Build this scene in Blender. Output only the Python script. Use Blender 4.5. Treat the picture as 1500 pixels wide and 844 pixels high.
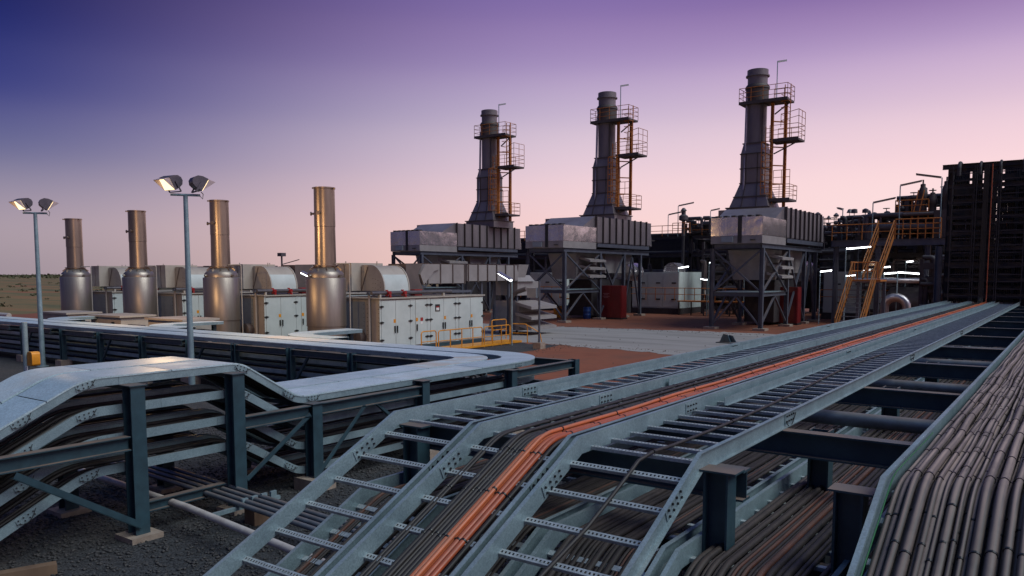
import bpy, math, random
import numpy as np
from mathutils import Vector, Matrix

for o in list(bpy.data.objects): bpy.data.objects.remove(o)
R = math.radians
rnd = random.Random(11)
scene = bpy.context.scene
COL = scene.collection

# ------------------------------------------------------------------ camera
cam_d = bpy.data.cameras.new("camera")
cam = bpy.data.objects.new("camera", cam_d); COL.objects.link(cam)
cam.location = (0, 0, 3.4)
cam.rotation_euler = (R(90 - 4.846), 0, R(35.58))
cam_d.sensor_width = 36; cam_d.lens = 27.744; cam_d.shift_y = 0.052
cam_d.clip_start = 0.05; cam_d.clip_end = 6000
scene.camera = cam

# ------------------------------------------------------------------ dusk sky
def srgb(r, g, b, a=1):
    f = lambda c: (c / 255 / 12.92) if c / 255 <= .04045 else ((c / 255 + .055) / 1.055) ** 2.4
    return (f(r), f(g), f(b), a)
SUNSET = (0.62, 0.78)          # horizontal direction of the afterglow
world = bpy.data.worlds.new("World"); scene.world = world; world.use_nodes = True
wt = world.node_tree; wt.nodes.clear()
def wn(t, **k):
    n = wt.nodes.new(t)
    for a, b in k.items(): setattr(n, a, b)
    return n
tc = wn('ShaderNodeTexCoord'); sep = wn('ShaderNodeSeparateXYZ'); wt.links.new(tc.outputs['Generated'], sep.inputs[0])
flat = wn('ShaderNodeVectorMath', operation='MULTIPLY'); flat.inputs[1].default_value = (1, 1, 0); wt.links.new(tc.outputs['Generated'], flat.inputs[0])
nrm = wn('ShaderNodeVectorMath', operation='NORMALIZE'); wt.links.new(flat.outputs[0], nrm.inputs[0])
dot = wn('ShaderNodeVectorMath', operation='DOT_PRODUCT'); dot.inputs[1].default_value = (SUNSET[0], SUNSET[1], 0); wt.links.new(nrm.outputs[0], dot.inputs[0])
# fade the azimuth dependence towards the zenith so the sky stays smooth there
hm = wn('ShaderNodeMapRange'); hm.inputs['From Min'].default_value = .45; hm.inputs['From Max'].default_value = 1.0; hm.inputs['To Min'].default_value = 1; hm.inputs['To Max'].default_value = 0
wt.links.new(sep.outputs['Z'], hm.inputs['Value'])
mm = wn('ShaderNodeMath', operation='MULTIPLY'); wt.links.new(dot.outputs['Value'], mm.inputs[0]); wt.links.new(hm.outputs[0], mm.inputs[1])
def ramp(stops):
    r = wn('ShaderNodeValToRGB'); r.color_ramp.interpolation = 'CARDINAL'
    e = r.color_ramp.elements
    while len(e) < len(stops): e.new(.5)
    for el, (p, c) in zip(e, stops): el.position = p; el.color = srgb(*c)
    wt.links.new(sep.outputs['Z'], r.inputs[0]); return r
HI = [(.6, (84, 96, 152)), (1, (72, 100, 146))]
rb = ramp([(0, (112, 104, 124)), (.06, (100, 96, 124)), (.12, (74, 76, 116)), (.18, (50, 56, 106)), (.30, (28, 38, 92)), (.42, (40, 56, 112)), (.6, (54, 74, 128)), (1, (72, 100, 146))])
rl = ramp([(0, (158, 144, 154)), (.06, (166, 152, 166)), (.12, (120, 118, 152)), (.18, (72, 76, 134)), (.24, (40, 49, 114)), (.31, (22, 34, 92)), (.42, (38, 54, 112)), (.6, (54, 74, 128)), (1, (72, 100, 146))])
rc = ramp([(0, (252, 209, 198)), (.06, (247, 208, 206)), (.12, (233, 205, 215)), (.18, (205, 187, 209)), (.24, (172, 152, 193)), (.30, (141, 119, 174)), (.38, (112, 100, 164))] + HI)
rr = ramp([(0, (255, 231, 224)), (.06, (255, 227, 225)), (.12, (252, 218, 222)), (.18, (229, 199, 216)), (.24, (192, 164, 202)), (.30, (140, 112, 168)), (.38, (110, 96, 160))] + HI)
def mr(a, b):
    m = wn('ShaderNodeMapRange', interpolation_type='SMOOTHSTEP'); m.inputs['From Min'].default_value = a; m.inputs['From Max'].default_value = b
    wt.links.new(mm.outputs[0], m.inputs['Value']); return m
def mixc(f, a, b):
    x = wn('ShaderNodeMix', data_type='RGBA'); wt.links.new(f.outputs[0], x.inputs[0]); wt.links.new(a, x.inputs[6]); wt.links.new(b, x.inputs[7]); return x.outputs[2]
c0 = mixc(mr(-1.0, -.3), rb.outputs[0], rl.outputs[0]); c1 = mixc(mr(-.35, .4), c0, rc.outputs[0]); c2 = mixc(mr(.2, .85), c1, rr.outputs[0])
bg = wn('ShaderNodeBackground'); bg.inputs['Strength'].default_value = 1.0
wt.links.new(c2, bg.inputs['Color'])
wo = wn('ShaderNodeOutputWorld'); wt.links.new(bg.outputs[0], wo.inputs[0])

# one soft sun standing in for the afterglow, raised high to brighten the tops
sun_d = bpy.data.lights.new("sun", 'SUN'); sun_d.energy = 2.1; sun_d.angle = R(40); sun_d.color = (.90, .98, .98)
sun = bpy.data.objects.new("sun", sun_d); COL.objects.link(sun)
sun.rotation_euler = Vector((-.64, -.14, -.78)).to_track_quat('-Z', 'Y').to_euler()

vs = scene.view_settings
vs.view_transform = 'Standard'; vs.look = 'None'; vs.gamma = 1; vs.exposure = 0; vs.use_curve_mapping = False
scene.render.engine = 'CYCLES'
scene.cycles.use_denoising = True
scene.cycles.max_bounces = 6; scene.cycles.sample_clamp_indirect = 4

# ------------------------------------------------------------------ materials
def mat(name, c1, c2=None, rough=.5, metal=0, scale=6, amt=1.0, dust=0, dustcol=(.23, .15, .11), bump=0, bscale=40, cell=0, rvar=.12, emit=None, estr=1, objvar=0, streak=0, bdist=.01, dmin=.55, dmax=.95, dustobj=0):
    m = bpy.data.materials.new(name); m.use_nodes = True
    nt = m.node_tree; b = nt.nodes['Principled BSDF']; L = nt.links.new
    def N(t, **k):
        n = nt.nodes.new(t)
        for a, v in k.items(): setattr(n, a, v)
        return n
    b.inputs['Metallic'].default_value = metal
    if emit:
        b.inputs['Base Color'].default_value = (*c1, 1)
        b.inputs['Emission Color'].default_value = (*emit, 1); b.inputs['Emission Strength'].default_value = estr
        return m
    c2 = c2 or tuple(min(1, x * .72) for x in c1)
    geo = N('ShaderNodeNewGeometry')
    no = N('ShaderNodeTexNoise'); no.inputs['Scale'].default_value = scale; no.inputs['Detail'].default_value = 7; no.inputs['Roughness'].default_value = .62
    vec = geo.outputs['Position']
    if streak:
        mp = N('ShaderNodeMapping'); mp.inputs['Scale'].default_value = (1, 1, streak); L(vec, mp.inputs[0]); L(mp.outputs[0], no.inputs['Vector'])
    else: L(vec, no.inputs['Vector'])
    mr = N('ShaderNodeMapRange'); mr.inputs['From Min'].default_value = .33; mr.inputs['From Max'].default_value = .67; mr.inputs['To Max'].default_value = amt
    L(no.outputs[0], mr.inputs['Value'])
    mx = N('ShaderNodeMix', data_type='RGBA'); mx.inputs[6].default_value = (*c1, 1); mx.inputs[7].default_value = (*c2, 1); L(mr.outputs[0], mx.inputs[0])
    col = mx.outputs[2]
    if cell:
        vo = N('ShaderNodeTexVoronoi'); vo.inputs['Scale'].default_value = cell; L(vec, vo.inputs['Vector'])
        sp = N('ShaderNodeSeparateColor'); L(vo.outputs['Color'], sp.inputs[0])
        r2 = N('ShaderNodeMapRange'); r2.inputs['To Min'].default_value = .82; r2.inputs['To Max'].default_value = 1.14; L(sp.outputs[0], r2.inputs['Value'])
        v2 = N('ShaderNodeVectorMath', operation='SCALE'); L(col, v2.inputs[0]); L(r2.outputs[0], v2.inputs['Scale']); col = v2.outputs[0]
    if objvar:
        oi = N('ShaderNodeObjectInfo'); r3 = N('ShaderNodeMapRange'); r3.inputs['To Min'].default_value = 1 - objvar; r3.inputs['To Max'].default_value = 1 + objvar; L(oi.outputs['Random'], r3.inputs['Value'])
        v3 = N('ShaderNodeVectorMath', operation='SCALE'); L(col, v3.inputs[0]); L(r3.outputs[0], v3.inputs['Scale']); col = v3.outputs[0]
    rr_ = N('ShaderNodeMapRange'); rr_.inputs['To Min'].default_value = max(.03, rough - rvar); rr_.inputs['To Max'].default_value = min(1, rough + rvar)
    L(no.outputs[0], rr_.inputs['Value']); rsock = rr_.outputs[0]
    if dust:   # red-brown dust settles on faces that look up
        sx = N('ShaderNodeSeparateXYZ'); L(geo.outputs['Normal'], sx.inputs[0])
        du = N('ShaderNodeMapRange'); du.inputs['From Min'].default_value = dmin; du.inputs['From Max'].default_value = dmax; L(sx.outputs['Z'], du.inputs['Value'])
        n2 = N('ShaderNodeTexNoise'); n2.inputs['Scale'].default_value = 2.3; n2.inputs['Detail'].default_value = 8; L(vec, n2.inputs['Vector'])
        d2 = N('ShaderNodeMapRange'); d2.inputs['From Min'].default_value = .3; d2.inputs['From Max'].default_value = .65; d2.inputs['To Min'].default_value = .35 * dust; d2.inputs['To Max'].default_value = dust; L(n2.outputs[0], d2.inputs['Value'])
        mu = N('ShaderNodeMath', operation='MULTIPLY'); L(du.outputs[0], mu.inputs[0]); L(d2.outputs[0], mu.inputs[1])
        if dustobj:
            o2 = N('ShaderNodeObjectInfo'); r4 = N('ShaderNodeMapRange'); r4.inputs['From Min'].default_value = .55; r4.inputs['To Min'].default_value = .25; r4.inputs['To Max'].default_value = dustobj; L(o2.outputs['Random'], r4.inputs['Value'])
            m4 = N('ShaderNodeMath', operation='MULTIPLY', use_clamp=True); L(mu.outputs[0], m4.inputs[0]); L(r4.outputs[0], m4.inputs[1]); mu = m4
        mx2 = N('ShaderNodeMix', data_type='RGBA'); mx2.inputs[7].default_value = (*dustcol, 1); L(mu.outputs[0], mx2.inputs[0]); L(col, mx2.inputs[6]); col = mx2.outputs[2]
        mm2 = N('ShaderNodeMath', operation='MULTIPLY_ADD'); mm2.inputs[1].default_value = -metal; mm2.inputs[2].default_value = metal; L(mu.outputs[0], mm2.inputs[0]); L(mm2.outputs[0], b.inputs['Metallic'])
        ra = N('ShaderNodeMix', data_type='FLOAT'); ra.inputs[3].default_value = .85; L(mu.outputs[0], ra.inputs[0]); L(rsock, ra.inputs[2]); rsock = ra.outputs[0]
    L(col, b.inputs['Base Color']); L(rsock, b.inputs['Roughness'])
    if bump:
        nb = N('ShaderNodeTexNoise'); nb.inputs['Scale'].default_value = bscale; nb.inputs['Detail'].default_value = 6; L(vec, nb.inputs['Vector'])
        bu = N('ShaderNodeBump'); bu.inputs['Strength'].default_value = bump; bu.inputs['Distance'].default_value = bdist; L(nb.outputs[0], bu.inputs['Height']); L(bu.outputs[0], b.inputs['Normal'])
    return m
M = {}
M['galv'] = mat('galvanised', (.31, .42, .45), (.17, .245, .275), rough=.42, metal=.35, scale=3.2, amt=.8, cell=110, dust=.3, rvar=.14)
M['galvflat'] = mat('galvanised_cover', (.62, .78, .82), (.45, .60, .64), rough=.34, metal=.3, scale=2.2, cell=60, dust=.5, dustcol=(.46, .33, .26), objvar=.14, rvar=.16, dustobj=1.7)
M['rung'] = mat('galvanised_rung', (.46, .50, .50), (.34, .37, .37), rough=.5, metal=.3, scale=12, cell=60)
M['steel'] = mat('painted_steel', (.036, .078, .098), (.022, .048, .062), rough=.42, scale=5, dust=.85, rvar=.12)
M['steelfar'] = mat('painted_steel_plant', (.09, .10, .13), (.06, .065, .088), rough=.5, scale=2, dust=.6)
M['black'] = mat('black_cable', (.014, .0125, .0125), (.036, .029, .026), rough=.55, scale=14, dust=.22, dustcol=(.085, .062, .052))
M['orange'] = mat('orange_cable', (.60, .135, .04), (.48, .14, .06), rough=.4, scale=10, dust=.35, dustcol=(.48, .24, .16))
M['orangered'] = mat('red_orange_cable', (.46, .085, .028), (.34, .08, .035), rough=.4, scale=10, dust=.3, dustcol=(.42, .19, .13))
M['grey'] = mat('dusty_grey_cable', (.07, .058, .052), (.12, .092, .078), rough=.55, scale=9, dust=.95, dustcol=(.42, .30, .25), objvar=.42, dmin=.80, dmax=1.0)
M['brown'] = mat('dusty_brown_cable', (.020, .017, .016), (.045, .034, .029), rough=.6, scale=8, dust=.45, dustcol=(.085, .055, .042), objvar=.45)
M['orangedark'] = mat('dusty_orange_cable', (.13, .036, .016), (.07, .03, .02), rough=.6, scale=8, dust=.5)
M['green'] = mat('green_wire', (.025, .16, .05), rough=.5)
M['tie'] = mat('cable_tie', (.012, .012, .012), rough=.4)
M['concrete'] = mat('concrete', (.36, .29, .23), (.24, .18, .14), rough=.9, scale=7, bump=.4, bscale=30)
M['pvc'] = mat('white_conduit', (.58, .53, .48), (.42, .36, .32), rough=.45, scale=5)
M['conduit'] = mat('grey_conduit', (.17, .20, .23), (.12, .13, .14), rough=.4, metal=.3, dust=.6)
M['stainless'] = mat('stainless', (.33, .285, .245), (.24, .205, .175), rough=.42, metal=.75, scale=3, streak=.12, rvar=.08, bump=.12, bscale=3, bdist=.03)
M['stainhot'] = mat('stainless_heat_tint', (.36, .285, .23), (.25, .20, .165), rough=.36, metal=.85, scale=2.5, streak=.15, rvar=.1)
M['mint'] = mat('enclosure_paint', (.53, .58, .565), (.44, .49, .475), rough=.45, scale=1.2, dust=.3)
M['beige'] = mat('beige_paint', (.42, .38, .33), (.34, .30, .26), rough=.5, scale=1.5, dust=.5)
M['bluegrey'] = mat('bluegrey_panel', (.26, .30, .33), (.21, .24, .27), rough=.45, scale=2)
M['duct'] = mat('duct_paint', (.30, .275, .27), (.235, .21, .205), rough=.5, scale=1.2, dust=.4)
M['ductdark'] = mat('duct_dark', (.13, .10, .092), (.09, .07, .065), rough=.55, scale=1.5)
M['clad'] = mat('aluminium_cladding', (.72, .68, .69), (.58, .54, .55), rough=.26, metal=.85, scale=1.5, streak=.2, bump=.5, bscale=.7, rvar=.06, bdist=.12)
M['stack'] = mat('stack_paint', (.215, .185, .195), (.15, .125, .135), rough=.45, metal=.2, scale=1.1, streak=.3)
M['stackdark'] = mat('stack_soot', (.055, .045, .045), (.085, .065, .06), rough=.6, scale=2)
M['yellow'] = mat('yellow_paint', (.74, .30, .015), (.58, .23, .015), rough=.45, scale=3)
M['ochre'] = mat('safety_orange_rail', (.52, .17, .02), (.36, .115, .018), rough=.55, scale=2)
M['stair'] = mat('stair_paint', (.33, .105, .004), (.22, .07, .004), rough=.6, scale=2)
M['red'] = mat('red_paint', (.16, .008, .010), (.12, .007, .008), rough=.45, scale=1)
M['faded'] = mat('faded_print', (.42, .22, .22), (.30, .12, .12), rough=.6, scale=30)
M['valve'] = mat('red_valve', (.34, .014, .014), rough=.4)
M['bluedrum'] = mat('blue_plastic', (.012, .06, .26), rough=.4)
M['handle'] = mat('dark_handle', (.02, .02, .022), rough=.5)
M['white'] = mat('white_paint', (.75, .75, .73), rough=.5)
M['sky_dark'] = mat('dark_and_backlit_steel', (.045, .038, .042), (.03, .025, .028), rough=.7, scale=3)  # dark plant steel; also the backlit shade painted onto the climbing ladders
M['pipe'] = mat('process_pipe', (.11, .10, .11), (.07, .06, .065), rough=.5, metal=.2, scale=2)
M['pipealu'] = mat('clad_pipe', (.45, .42, .43), (.34, .31, .32), rough=.35, metal=.8, scale=2)
M['tube'] = mat('fluorescent_tube', (.9, .9, .9), emit=(.93, .97, 1.0), estr=9)
M['flood'] = mat('flood_glass', (.9, .8, .5), emit=(1.0, .76, .40), estr=2.0)
M['floodback'] = mat('flood_body', (.13, .11, .13), (.09, .075, .09), rough=.45, metal=.3)
M['visor'] = mat('flood_visor', (.55, .40, .40), rough=.4)
M['timber'] = mat('timber', (.20, .125, .075), (.13, .08, .05), rough=.8, scale=5, streak=.2)
M['leaf'] = mat('scrub_leaf', (.045, .055, .022), (.085, .08, .032), rough=.8, scale=.7)
M['verge'] = mat('verge_stone', (.16, .10, .075), (.10, .085, .08), rough=.9, scale=9)
M['stone'] = mat('gravel_stone', (.032, .033, .035), (.085, .078, .074), rough=.85, scale=31, objvar=0)

# ------------------------------------------------------------------ mesh helpers
def V(*a): return Vector(a[0] if len(a) == 1 else a)
class MB:
    def __init__(s): s.v = []; s.f = []
    def add(s, vs, fs):
        o = len(s.v); s.v += [tuple(p) for p in vs]; s.f += [tuple(i + o for i in f) for f in fs]; return s
    def box(s, c, d, rz=0, rx=0):
        x, y, z = d[0] / 2, d[1] / 2, d[2] / 2
        P = [V(a * x, b * y, e * z) for e in (-1, 1) for a, b in ((-1, -1), (1, -1), (1, 1), (-1, 1))]
        if rx: P = [Matrix.Rotation(rx, 3, 'X') @ p for p in P]
        if rz: P = [Matrix.Rotation(rz, 3, 'Z') @ p for p in P]
        return s.add([p + V(c) for p in P], [(3, 2, 1, 0), (4, 5, 6, 7), (0, 1, 5, 4), (1, 2, 6, 5), (2, 3, 7, 6), (3, 0, 4, 7)])
    def bb(s, x0, x1, y0, y1, z0, z1): return s.box(((x0 + x1) / 2, (y0 + y1) / 2, (z0 + z1) / 2), (x1 - x0, y1 - y0, z1 - z0))
    def bar(s, p, q, w, h, up=(0, 0, 1), ox=0, oy=0):
        p, q = V(p), V(q); t = (q - p).normalized(); up = V(up)
        l = t.cross(up)
        if l.length < 1e-5: l = t.cross(V(0, 1, 0))
        l.normalize(); n = l.cross(t)
        P = []
        for e in (p, q):
            for a, b in ((-1, -1), (1, -1), (1, 1), (-1, 1)): P.append(e + l * (ox + a * w / 2) + n * (oy + b * h / 2))
        return s.add(P, [(3, 2, 1, 0), (4, 5, 6, 7), (0, 1, 5, 4), (1, 2, 6, 5), (2, 3, 7, 6), (3, 0, 4, 7)])
    def ibeam(s, p, q, h=.2, b=.15, up=(0, 0, 1), tf=.014, tw=.01):
        s.bar(p, q, b, tf, up, 0, h / 2 - tf / 2); s.bar(p, q, b, tf, up, 0, -h / 2 + tf / 2); s.bar(p, q, tw, h - 2 * tf, up); return s
    def angle(s, p, q, w=.07, t=.008, up=(0, 0, 1)):
        s.bar(p, q, w, t, up); s.bar(p, q, t, w, up, w / 2 - t / 2, w / 2 - t / 2 + .004); return s
    def tube(s, pts, r, n=8, cap=True):
        pts = [V(p) for p in pts]; k = len(pts); o = len(s.v); prev = None
        for i, p in enumerate(pts):
            t = (pts[min(i + 1, k - 1)] - pts[max(i - 1, 0)]).normalized()
            if prev is None:
                a = t.orthogonal().normalized()
            else:
                a = (prev - t * prev.dot(t)).normalized()
            prev = a; b = t.cross(a)
            rr = r[i] if isinstance(r, (list, tuple)) else r
            for j in range(n):
                an = 2 * math.pi * j / n; s.v.append(tuple(p + (a * math.cos(an) + b * math.sin(an)) * rr))
        for i in range(k - 1):
            for j in range(n):
                s.f.append((o + i * n + j, o + i * n + (j + 1) % n, o + (i + 1) * n + (j + 1) % n, o + (i + 1) * n + j))
        if cap:
            s.f.append(tuple(o + j for j in reversed(range(n)))); s.f.append(tuple(o + (k - 1) * n + j for j in range(n)))
        return s
    def lathe(s, prof, n=32, c=(0, 0, 0)):
        o = len(s.v); k = len(prof)
        for r, z in prof:
            for j in range(n):
                a = 2 * math.pi * j / n; s.v.append((c[0] + r * math.cos(a), c[1] + r * math.sin(a), c[2] + z))
        for i in range(k - 1):
            for j in range(n): s.f.append((o + i * n + j, o + i * n + (j + 1) % n, o + (i + 1) * n + (j + 1) % n, o + (i + 1) * n + j))
        s.f.append(tuple(o + j for j in reversed(range(n)))); s.f.append(tuple(o + (k - 1) * n + j for j in range(n)))
        return s
    def prism(s, poly, a0, a1, plane='xz'):
        # polygon in a plane, extruded along the remaining axis
        def mk(u, v, w): return {'xz': (u, w, v), 'yz': (w, u, v), 'xy': (u, v, w)}[plane]
        n = len(poly); P = [mk(u, v, a0) for u, v in poly] + [mk(u, v, a1) for u, v in poly]
        F = [tuple(range(n)), tuple(range(2 * n - 1, n - 1, -1))] + [(i, i + n, (i + 1) % n + n, (i + 1) % n) for i in range(n)]
        return s.add(P, F)
    def frustum(s, c0, d0, c1, d1):
        P = []
        for c, d in ((c0, d0), (c1, d1)):
            for a, b in ((-1, -1), (1, -1), (1, 1), (-1, 1)): P.append((c[0] + a * d[0] / 2, c[1] + b * d[1] / 2, c[2]))
        return s.add(P, [(3, 2, 1, 0), (4, 5, 6, 7), (0, 1, 5, 4), (1, 2, 6, 5), (2, 3, 7, 6), (3, 0, 4, 7)])
    def sweep(s, path, prof):
        # path of 3D points, profile (lateral-right, normal-up); lateral stays horizontal
        path = [V(p) for p in path]; k = len(path); n = len(prof); o = len(s.v)
        for i, p in enumerate(path):
            t0 = (p - path[i - 1]).normalized() if i else None
            t1 = (path[i + 1] - p).normalized() if i < k - 1 else None
            t = ((t0 or t1) + (t1 or t0)).normalized()
            h = V(t.x, t.y, 0)
            if h.length < 1e-4: h = V(0, 1, 0)
            lat = V(h.y, -h.x, 0).normalized(); nor = lat.cross(t).normalized()
            ms = 1 / max(.5, t.dot(t1 or t0))
            bend_h = abs(lat.dot(((t1 or t0) - (t0 or t1)))) > 1e-4
            for a, b in prof:
                s.v.append(tuple(p + lat * (a * (ms if bend_h else 1)) + nor * (b * (1 if bend_h else ms))))
        for i in range(k - 1):
            for j in range(n): s.f.append((o + i * n + j, o + (i + 1) * n + j, o + (i + 1) * n + (j + 1) % n, o + i * n + (j + 1) % n))
        s.f.append(tuple(o + j for j in range(n))); s.f.append(tuple(o + (k - 1) * n + j for j in reversed(range(n))))
        return s
    def mesh(s, name, m=None, smooth=True):
        me = bpy.data.meshes.new(name); me.from_pydata(s.v, [], s.f)
        if m: me.materials.append(M[m])
        if smooth:
            me.polygons.foreach_set('use_smooth', [True] * len(me.polygons)); me.set_sharp_from_angle(angle=R(52))
        me.update(); return me
def link(name, me, parent=None, loc=(0, 0, 0), rot=None, scl=None):
    o = bpy.data.objects.new(name, me); COL.objects.link(o); o.location = loc
    if rot: o.rotation_euler = rot
    if scl: o.scale = scl
    if parent: o.parent = parent
    return o
def part(name, mb, m, parent, loc=(0, 0, 0), rot=None, label=None):
    o = link(name, mb.mesh(name, m), parent, loc, rot)
    if label: o['label'] = label
    return o
def tag(o, label, cat, group=None):
    o['label'] = label; o['category'] = cat
    if group: o['group'] = group
    return o
def thing(name, label, cat, loc=(0, 0, 0), group=None, rz=0):
    o = bpy.data.objects.new(name, None); COL.objects.link(o); o.location = loc; o.rotation_euler = (0, 0, rz); o.empty_display_size = .2
    return tag(o, label, cat, group)
def struct(name, mb, m, kind='structure'):
    o = link(name, mb.mesh(name, m, False)); o['kind'] = kind; return o
def copy_tree(o, parent=None):
    c = o.copy(); COL.objects.link(c); c.parent = parent
    for ch in list(o.children): copy_tree(ch, c)
    return c
def fillet(pts, r, n=6):
    pts = [V(p) for p in pts]; out = [pts[0]]
    for i in range(1, len(pts) - 1):
        a, b, c = pts[i - 1], pts[i], pts[i + 1]; u = (a - b).normalized(); w = (c - b).normalized()
        ang = u.angle(w); rr = r[i - 1] if isinstance(r, (list, tuple)) else r
        if math.pi - ang < .01 or rr == 0: out.append(b); continue
        d = min(rr / math.tan(ang / 2), (a - b).length * .49, (c - b).length * .49); rr = d * math.tan(ang / 2)
        cen = b + (u + w).normalized() * (rr / math.sin(ang / 2)); p0 = b + u * d - cen; p1 = b + w * d - cen
        tot = p0.angle(p1); ax = p0.cross(p1).normalized()
        for k in range(n + 1): out.append(cen + Matrix.Rotation(tot * k / n, 3, ax) @ p0)
    out.append(pts[-1]); return out

# ------------------------------------------------------------------ ground
def ground_mat(name, stops, scale, bump, bscale, fine=0, rough=.92, bdist=.02, sx=1, sy=1):
    m = bpy.data.materials.new(name); m.use_nodes = True; nt = m.node_tree; b = nt.nodes['Principled BSDF']; L = nt.links.new
    geo = nt.nodes.new('ShaderNodeNewGeometry'); mp = nt.nodes.new('ShaderNodeMapping'); mp.inputs['Scale'].default_value = (sx, sy, 1); L(geo.outputs['Position'], mp.inputs[0])
    n = nt.nodes.new('ShaderNodeTexNoise'); n.inputs['Scale'].default_value = scale; n.inputs['Detail'].default_value = 10; n.inputs['Roughness'].default_value = .68; L(mp.outputs[0], n.inputs['Vector'])
    r = nt.nodes.new('ShaderNodeValToRGB'); e = r.color_ramp.elements
    while len(e) < len(stops): e.new(.5)
    for el, (p, c) in zip(e, stops): el.position = p; el.color = (*c, 1)
    L(n.outputs[0], r.inputs[0]); col = r.outputs[0]
    if fine:
        vo = nt.nodes.new('ShaderNodeTexVoronoi'); vo.inputs['Scale'].default_value = fine; L(geo.outputs['Position'], vo.inputs['Vector'])
        sp = nt.nodes.new('ShaderNodeSeparateColor'); L(vo.outputs['Color'], sp.inputs[0])
        mr = nt.nodes.new('ShaderNodeMapRange'); mr.inputs['To Min'].default_value = .45; mr.inputs['To Max'].default_value = 1.6; L(sp.outputs[0], mr.inputs['Value'])
        sc = nt.nodes.new('ShaderNodeVectorMath'); sc.operation = 'SCALE'; L(col, sc.inputs[0]); L(mr.outputs[0], sc.inputs['Scale']); col = sc.outputs[0]
    L(col, b.inputs['Base Color']); b.inputs['Roughness'].default_value = rough
    nb = nt.nodes.new('ShaderNodeTexNoise'); nb.inputs['Scale'].default_value = bscale; nb.inputs['Detail'].default_value = 8; L(geo.outputs['Position'], nb.inputs['Vector'])
    bu = nt.nodes.new('ShaderNodeBump'); bu.inputs['Strength'].default_value = bump; bu.inputs['Distance'].default_value = bdist
    src = nb.outputs[0]
    if fine: src = vo.outputs['Distance']; bu.invert = True
    L(src, bu.inputs['Height']); L(bu.outputs[0], b.inputs['Normal'])
    return m
M['dirt'] = ground_mat('red_dirt', [(.3, (.15, .042, .018)), (.5, (.225, .066, .028)), (.7, (.15, .056, .030))], .35, .6, 3)
M['plain'] = ground_mat('scrub_plain', [(.36, (.26, .075, .028)), (.44, (.21, .12, .04)), (.54, (.125, .105, .036)), (.64, (.042, .05, .018))], .05, .4, .5, sx=.45, sy=1.6)
M['gravel'] = ground_mat('grey_gravel', [(.3, (.026, .028, .030)), (.55, (.042, .043, .045)), (.75, (.064, .048, .040))], 1.2, 1.0, 40, fine=34)
M['road'] = ground_mat('compacted_road', [(.28, (.15, .135, .125)), (.42, (.25, .225, .205)), (.55, (.31, .28, .26)), (.72, (.20, .165, .14))], .55, .5, 6, sx=.16, sy=1.5)

def sheet(name, poly, z, m, jag=.25, step=1.2):
    P = []
    r_ = random.Random(len(poly) * 7 + int(z * 1e4))
    for i in range(len(poly)):
        a, b = V(*poly[i], 0), V(*poly[(i + 1) % len(poly)], 0); n = max(1, int((b - a).length / step)); n = min(n, 240)
        for k in range(n): p = a.lerp(b, k / n); P.append((p.x + r_.uniform(-jag, jag), p.y + r_.uniform(-jag, jag), z))
    mb = MB(); mb.add(P, [tuple(range(len(P)))]); return struct(name, mb, m)
g = MB(); S = 5500; g.add([(-S, -S, -.008), (S, -S, -.008), (S, S, -.008), (-S, S, -.008)], [(0, 1, 2, 3)]); struct('ground', g, 'plain')
sheet('red_dirt_yard', [(-75, -6), (14, -6), (14, 130), (-64, 130), (-66, 60), (-74, 36)], -.004, 'dirt', .8, 3)
sheet('gravel_yard', [(-40, -5), (9, -5), (9, 46), (-11.6, 46), (-11.8, 20.5), (-17.5, 21.5), (-19.8, 26), (-20, 32), (-52, 32), (-52, 17.5), (-40, 16.5)], 0, 'gravel', .22, .8)
sheet('road', [(-62, 33.2), (-21.5, 32.4), (-13, 31), (-9.5, 31.5), (-9.6, 44), (-16, 45.3), (-29, 43.4), (-62, 43.6)], .004, 'road', .34, .45)

# loose stones on the near gravel (countless: one object)
def stones(name, label, seed, n, bx, sz, mt, cond=None):
    rs = np.random.RandomState(seed)
    base = np.array([(1, 0, 0), (0, 1, 0), (-1, 0, 0), (0, -1, 0), (0, 0, .8), (0, 0, -.5)], float)
    faces = np.array([(0, 1, 4), (1, 2, 4), (2, 3, 4), (3, 0, 4), (1, 0, 5), (2, 1, 5), (3, 2, 5), (0, 3, 5)])
    x = rs.uniform(bx[0], bx[1], n); y = rs.uniform(bx[2], bx[3], n)
    if cond: keep = cond(x, y, rs); x, y = x[keep], y[keep]; n = len(x)
    s = sz[0] + (sz[1] - sz[0]) * rs.uniform(0, 1, n) ** 3; a = rs.uniform(0, 6.28, n)
    b = base[None] * (1 + rs.uniform(-.35, .35, (n, 6, 3))) * s[:, None, None] * np.array([1.2, .9, .7])
    ca, sa = np.cos(a)[:, None], np.sin(a)[:, None]
    vx = b[..., 0] * ca - b[..., 1] * sa + x[:, None]; vy = b[..., 0] * sa + b[..., 1] * ca + y[:, None]; vz = b[..., 2] + (s * .35)[:, None]
    v = np.stack([vx, vy, vz], -1).reshape(-1, 3); f = (faces[None] + (np.arange(n) * 6)[:, None, None]).reshape(-1, 3)
    me = bpy.data.meshes.new(name); me.vertices.add(len(v)); me.vertices.foreach_set('co', v.ravel().astype('f4'))
    me.loops.add(f.size); me.loops.foreach_set('vertex_index', f.ravel().astype('i4')); me.polygons.add(len(f))
    me.polygons.foreach_set('loop_start', np.arange(0, f.size, 3).astype('i4')); me.update(); me.validate()
    me.materials.append(M[mt]); o = link(name, me); o['kind'] = 'stuff'; o['label'] = label; o['category'] = 'gravel'
stones('gravel_stones', 'loose grey gravel stones under the cable trays', 5, 62000, (-17, -2.5, 2.2, 13), (.008, .034), 'stone', lambda x, y, rs: x * .62 + y > -6.5)
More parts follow.
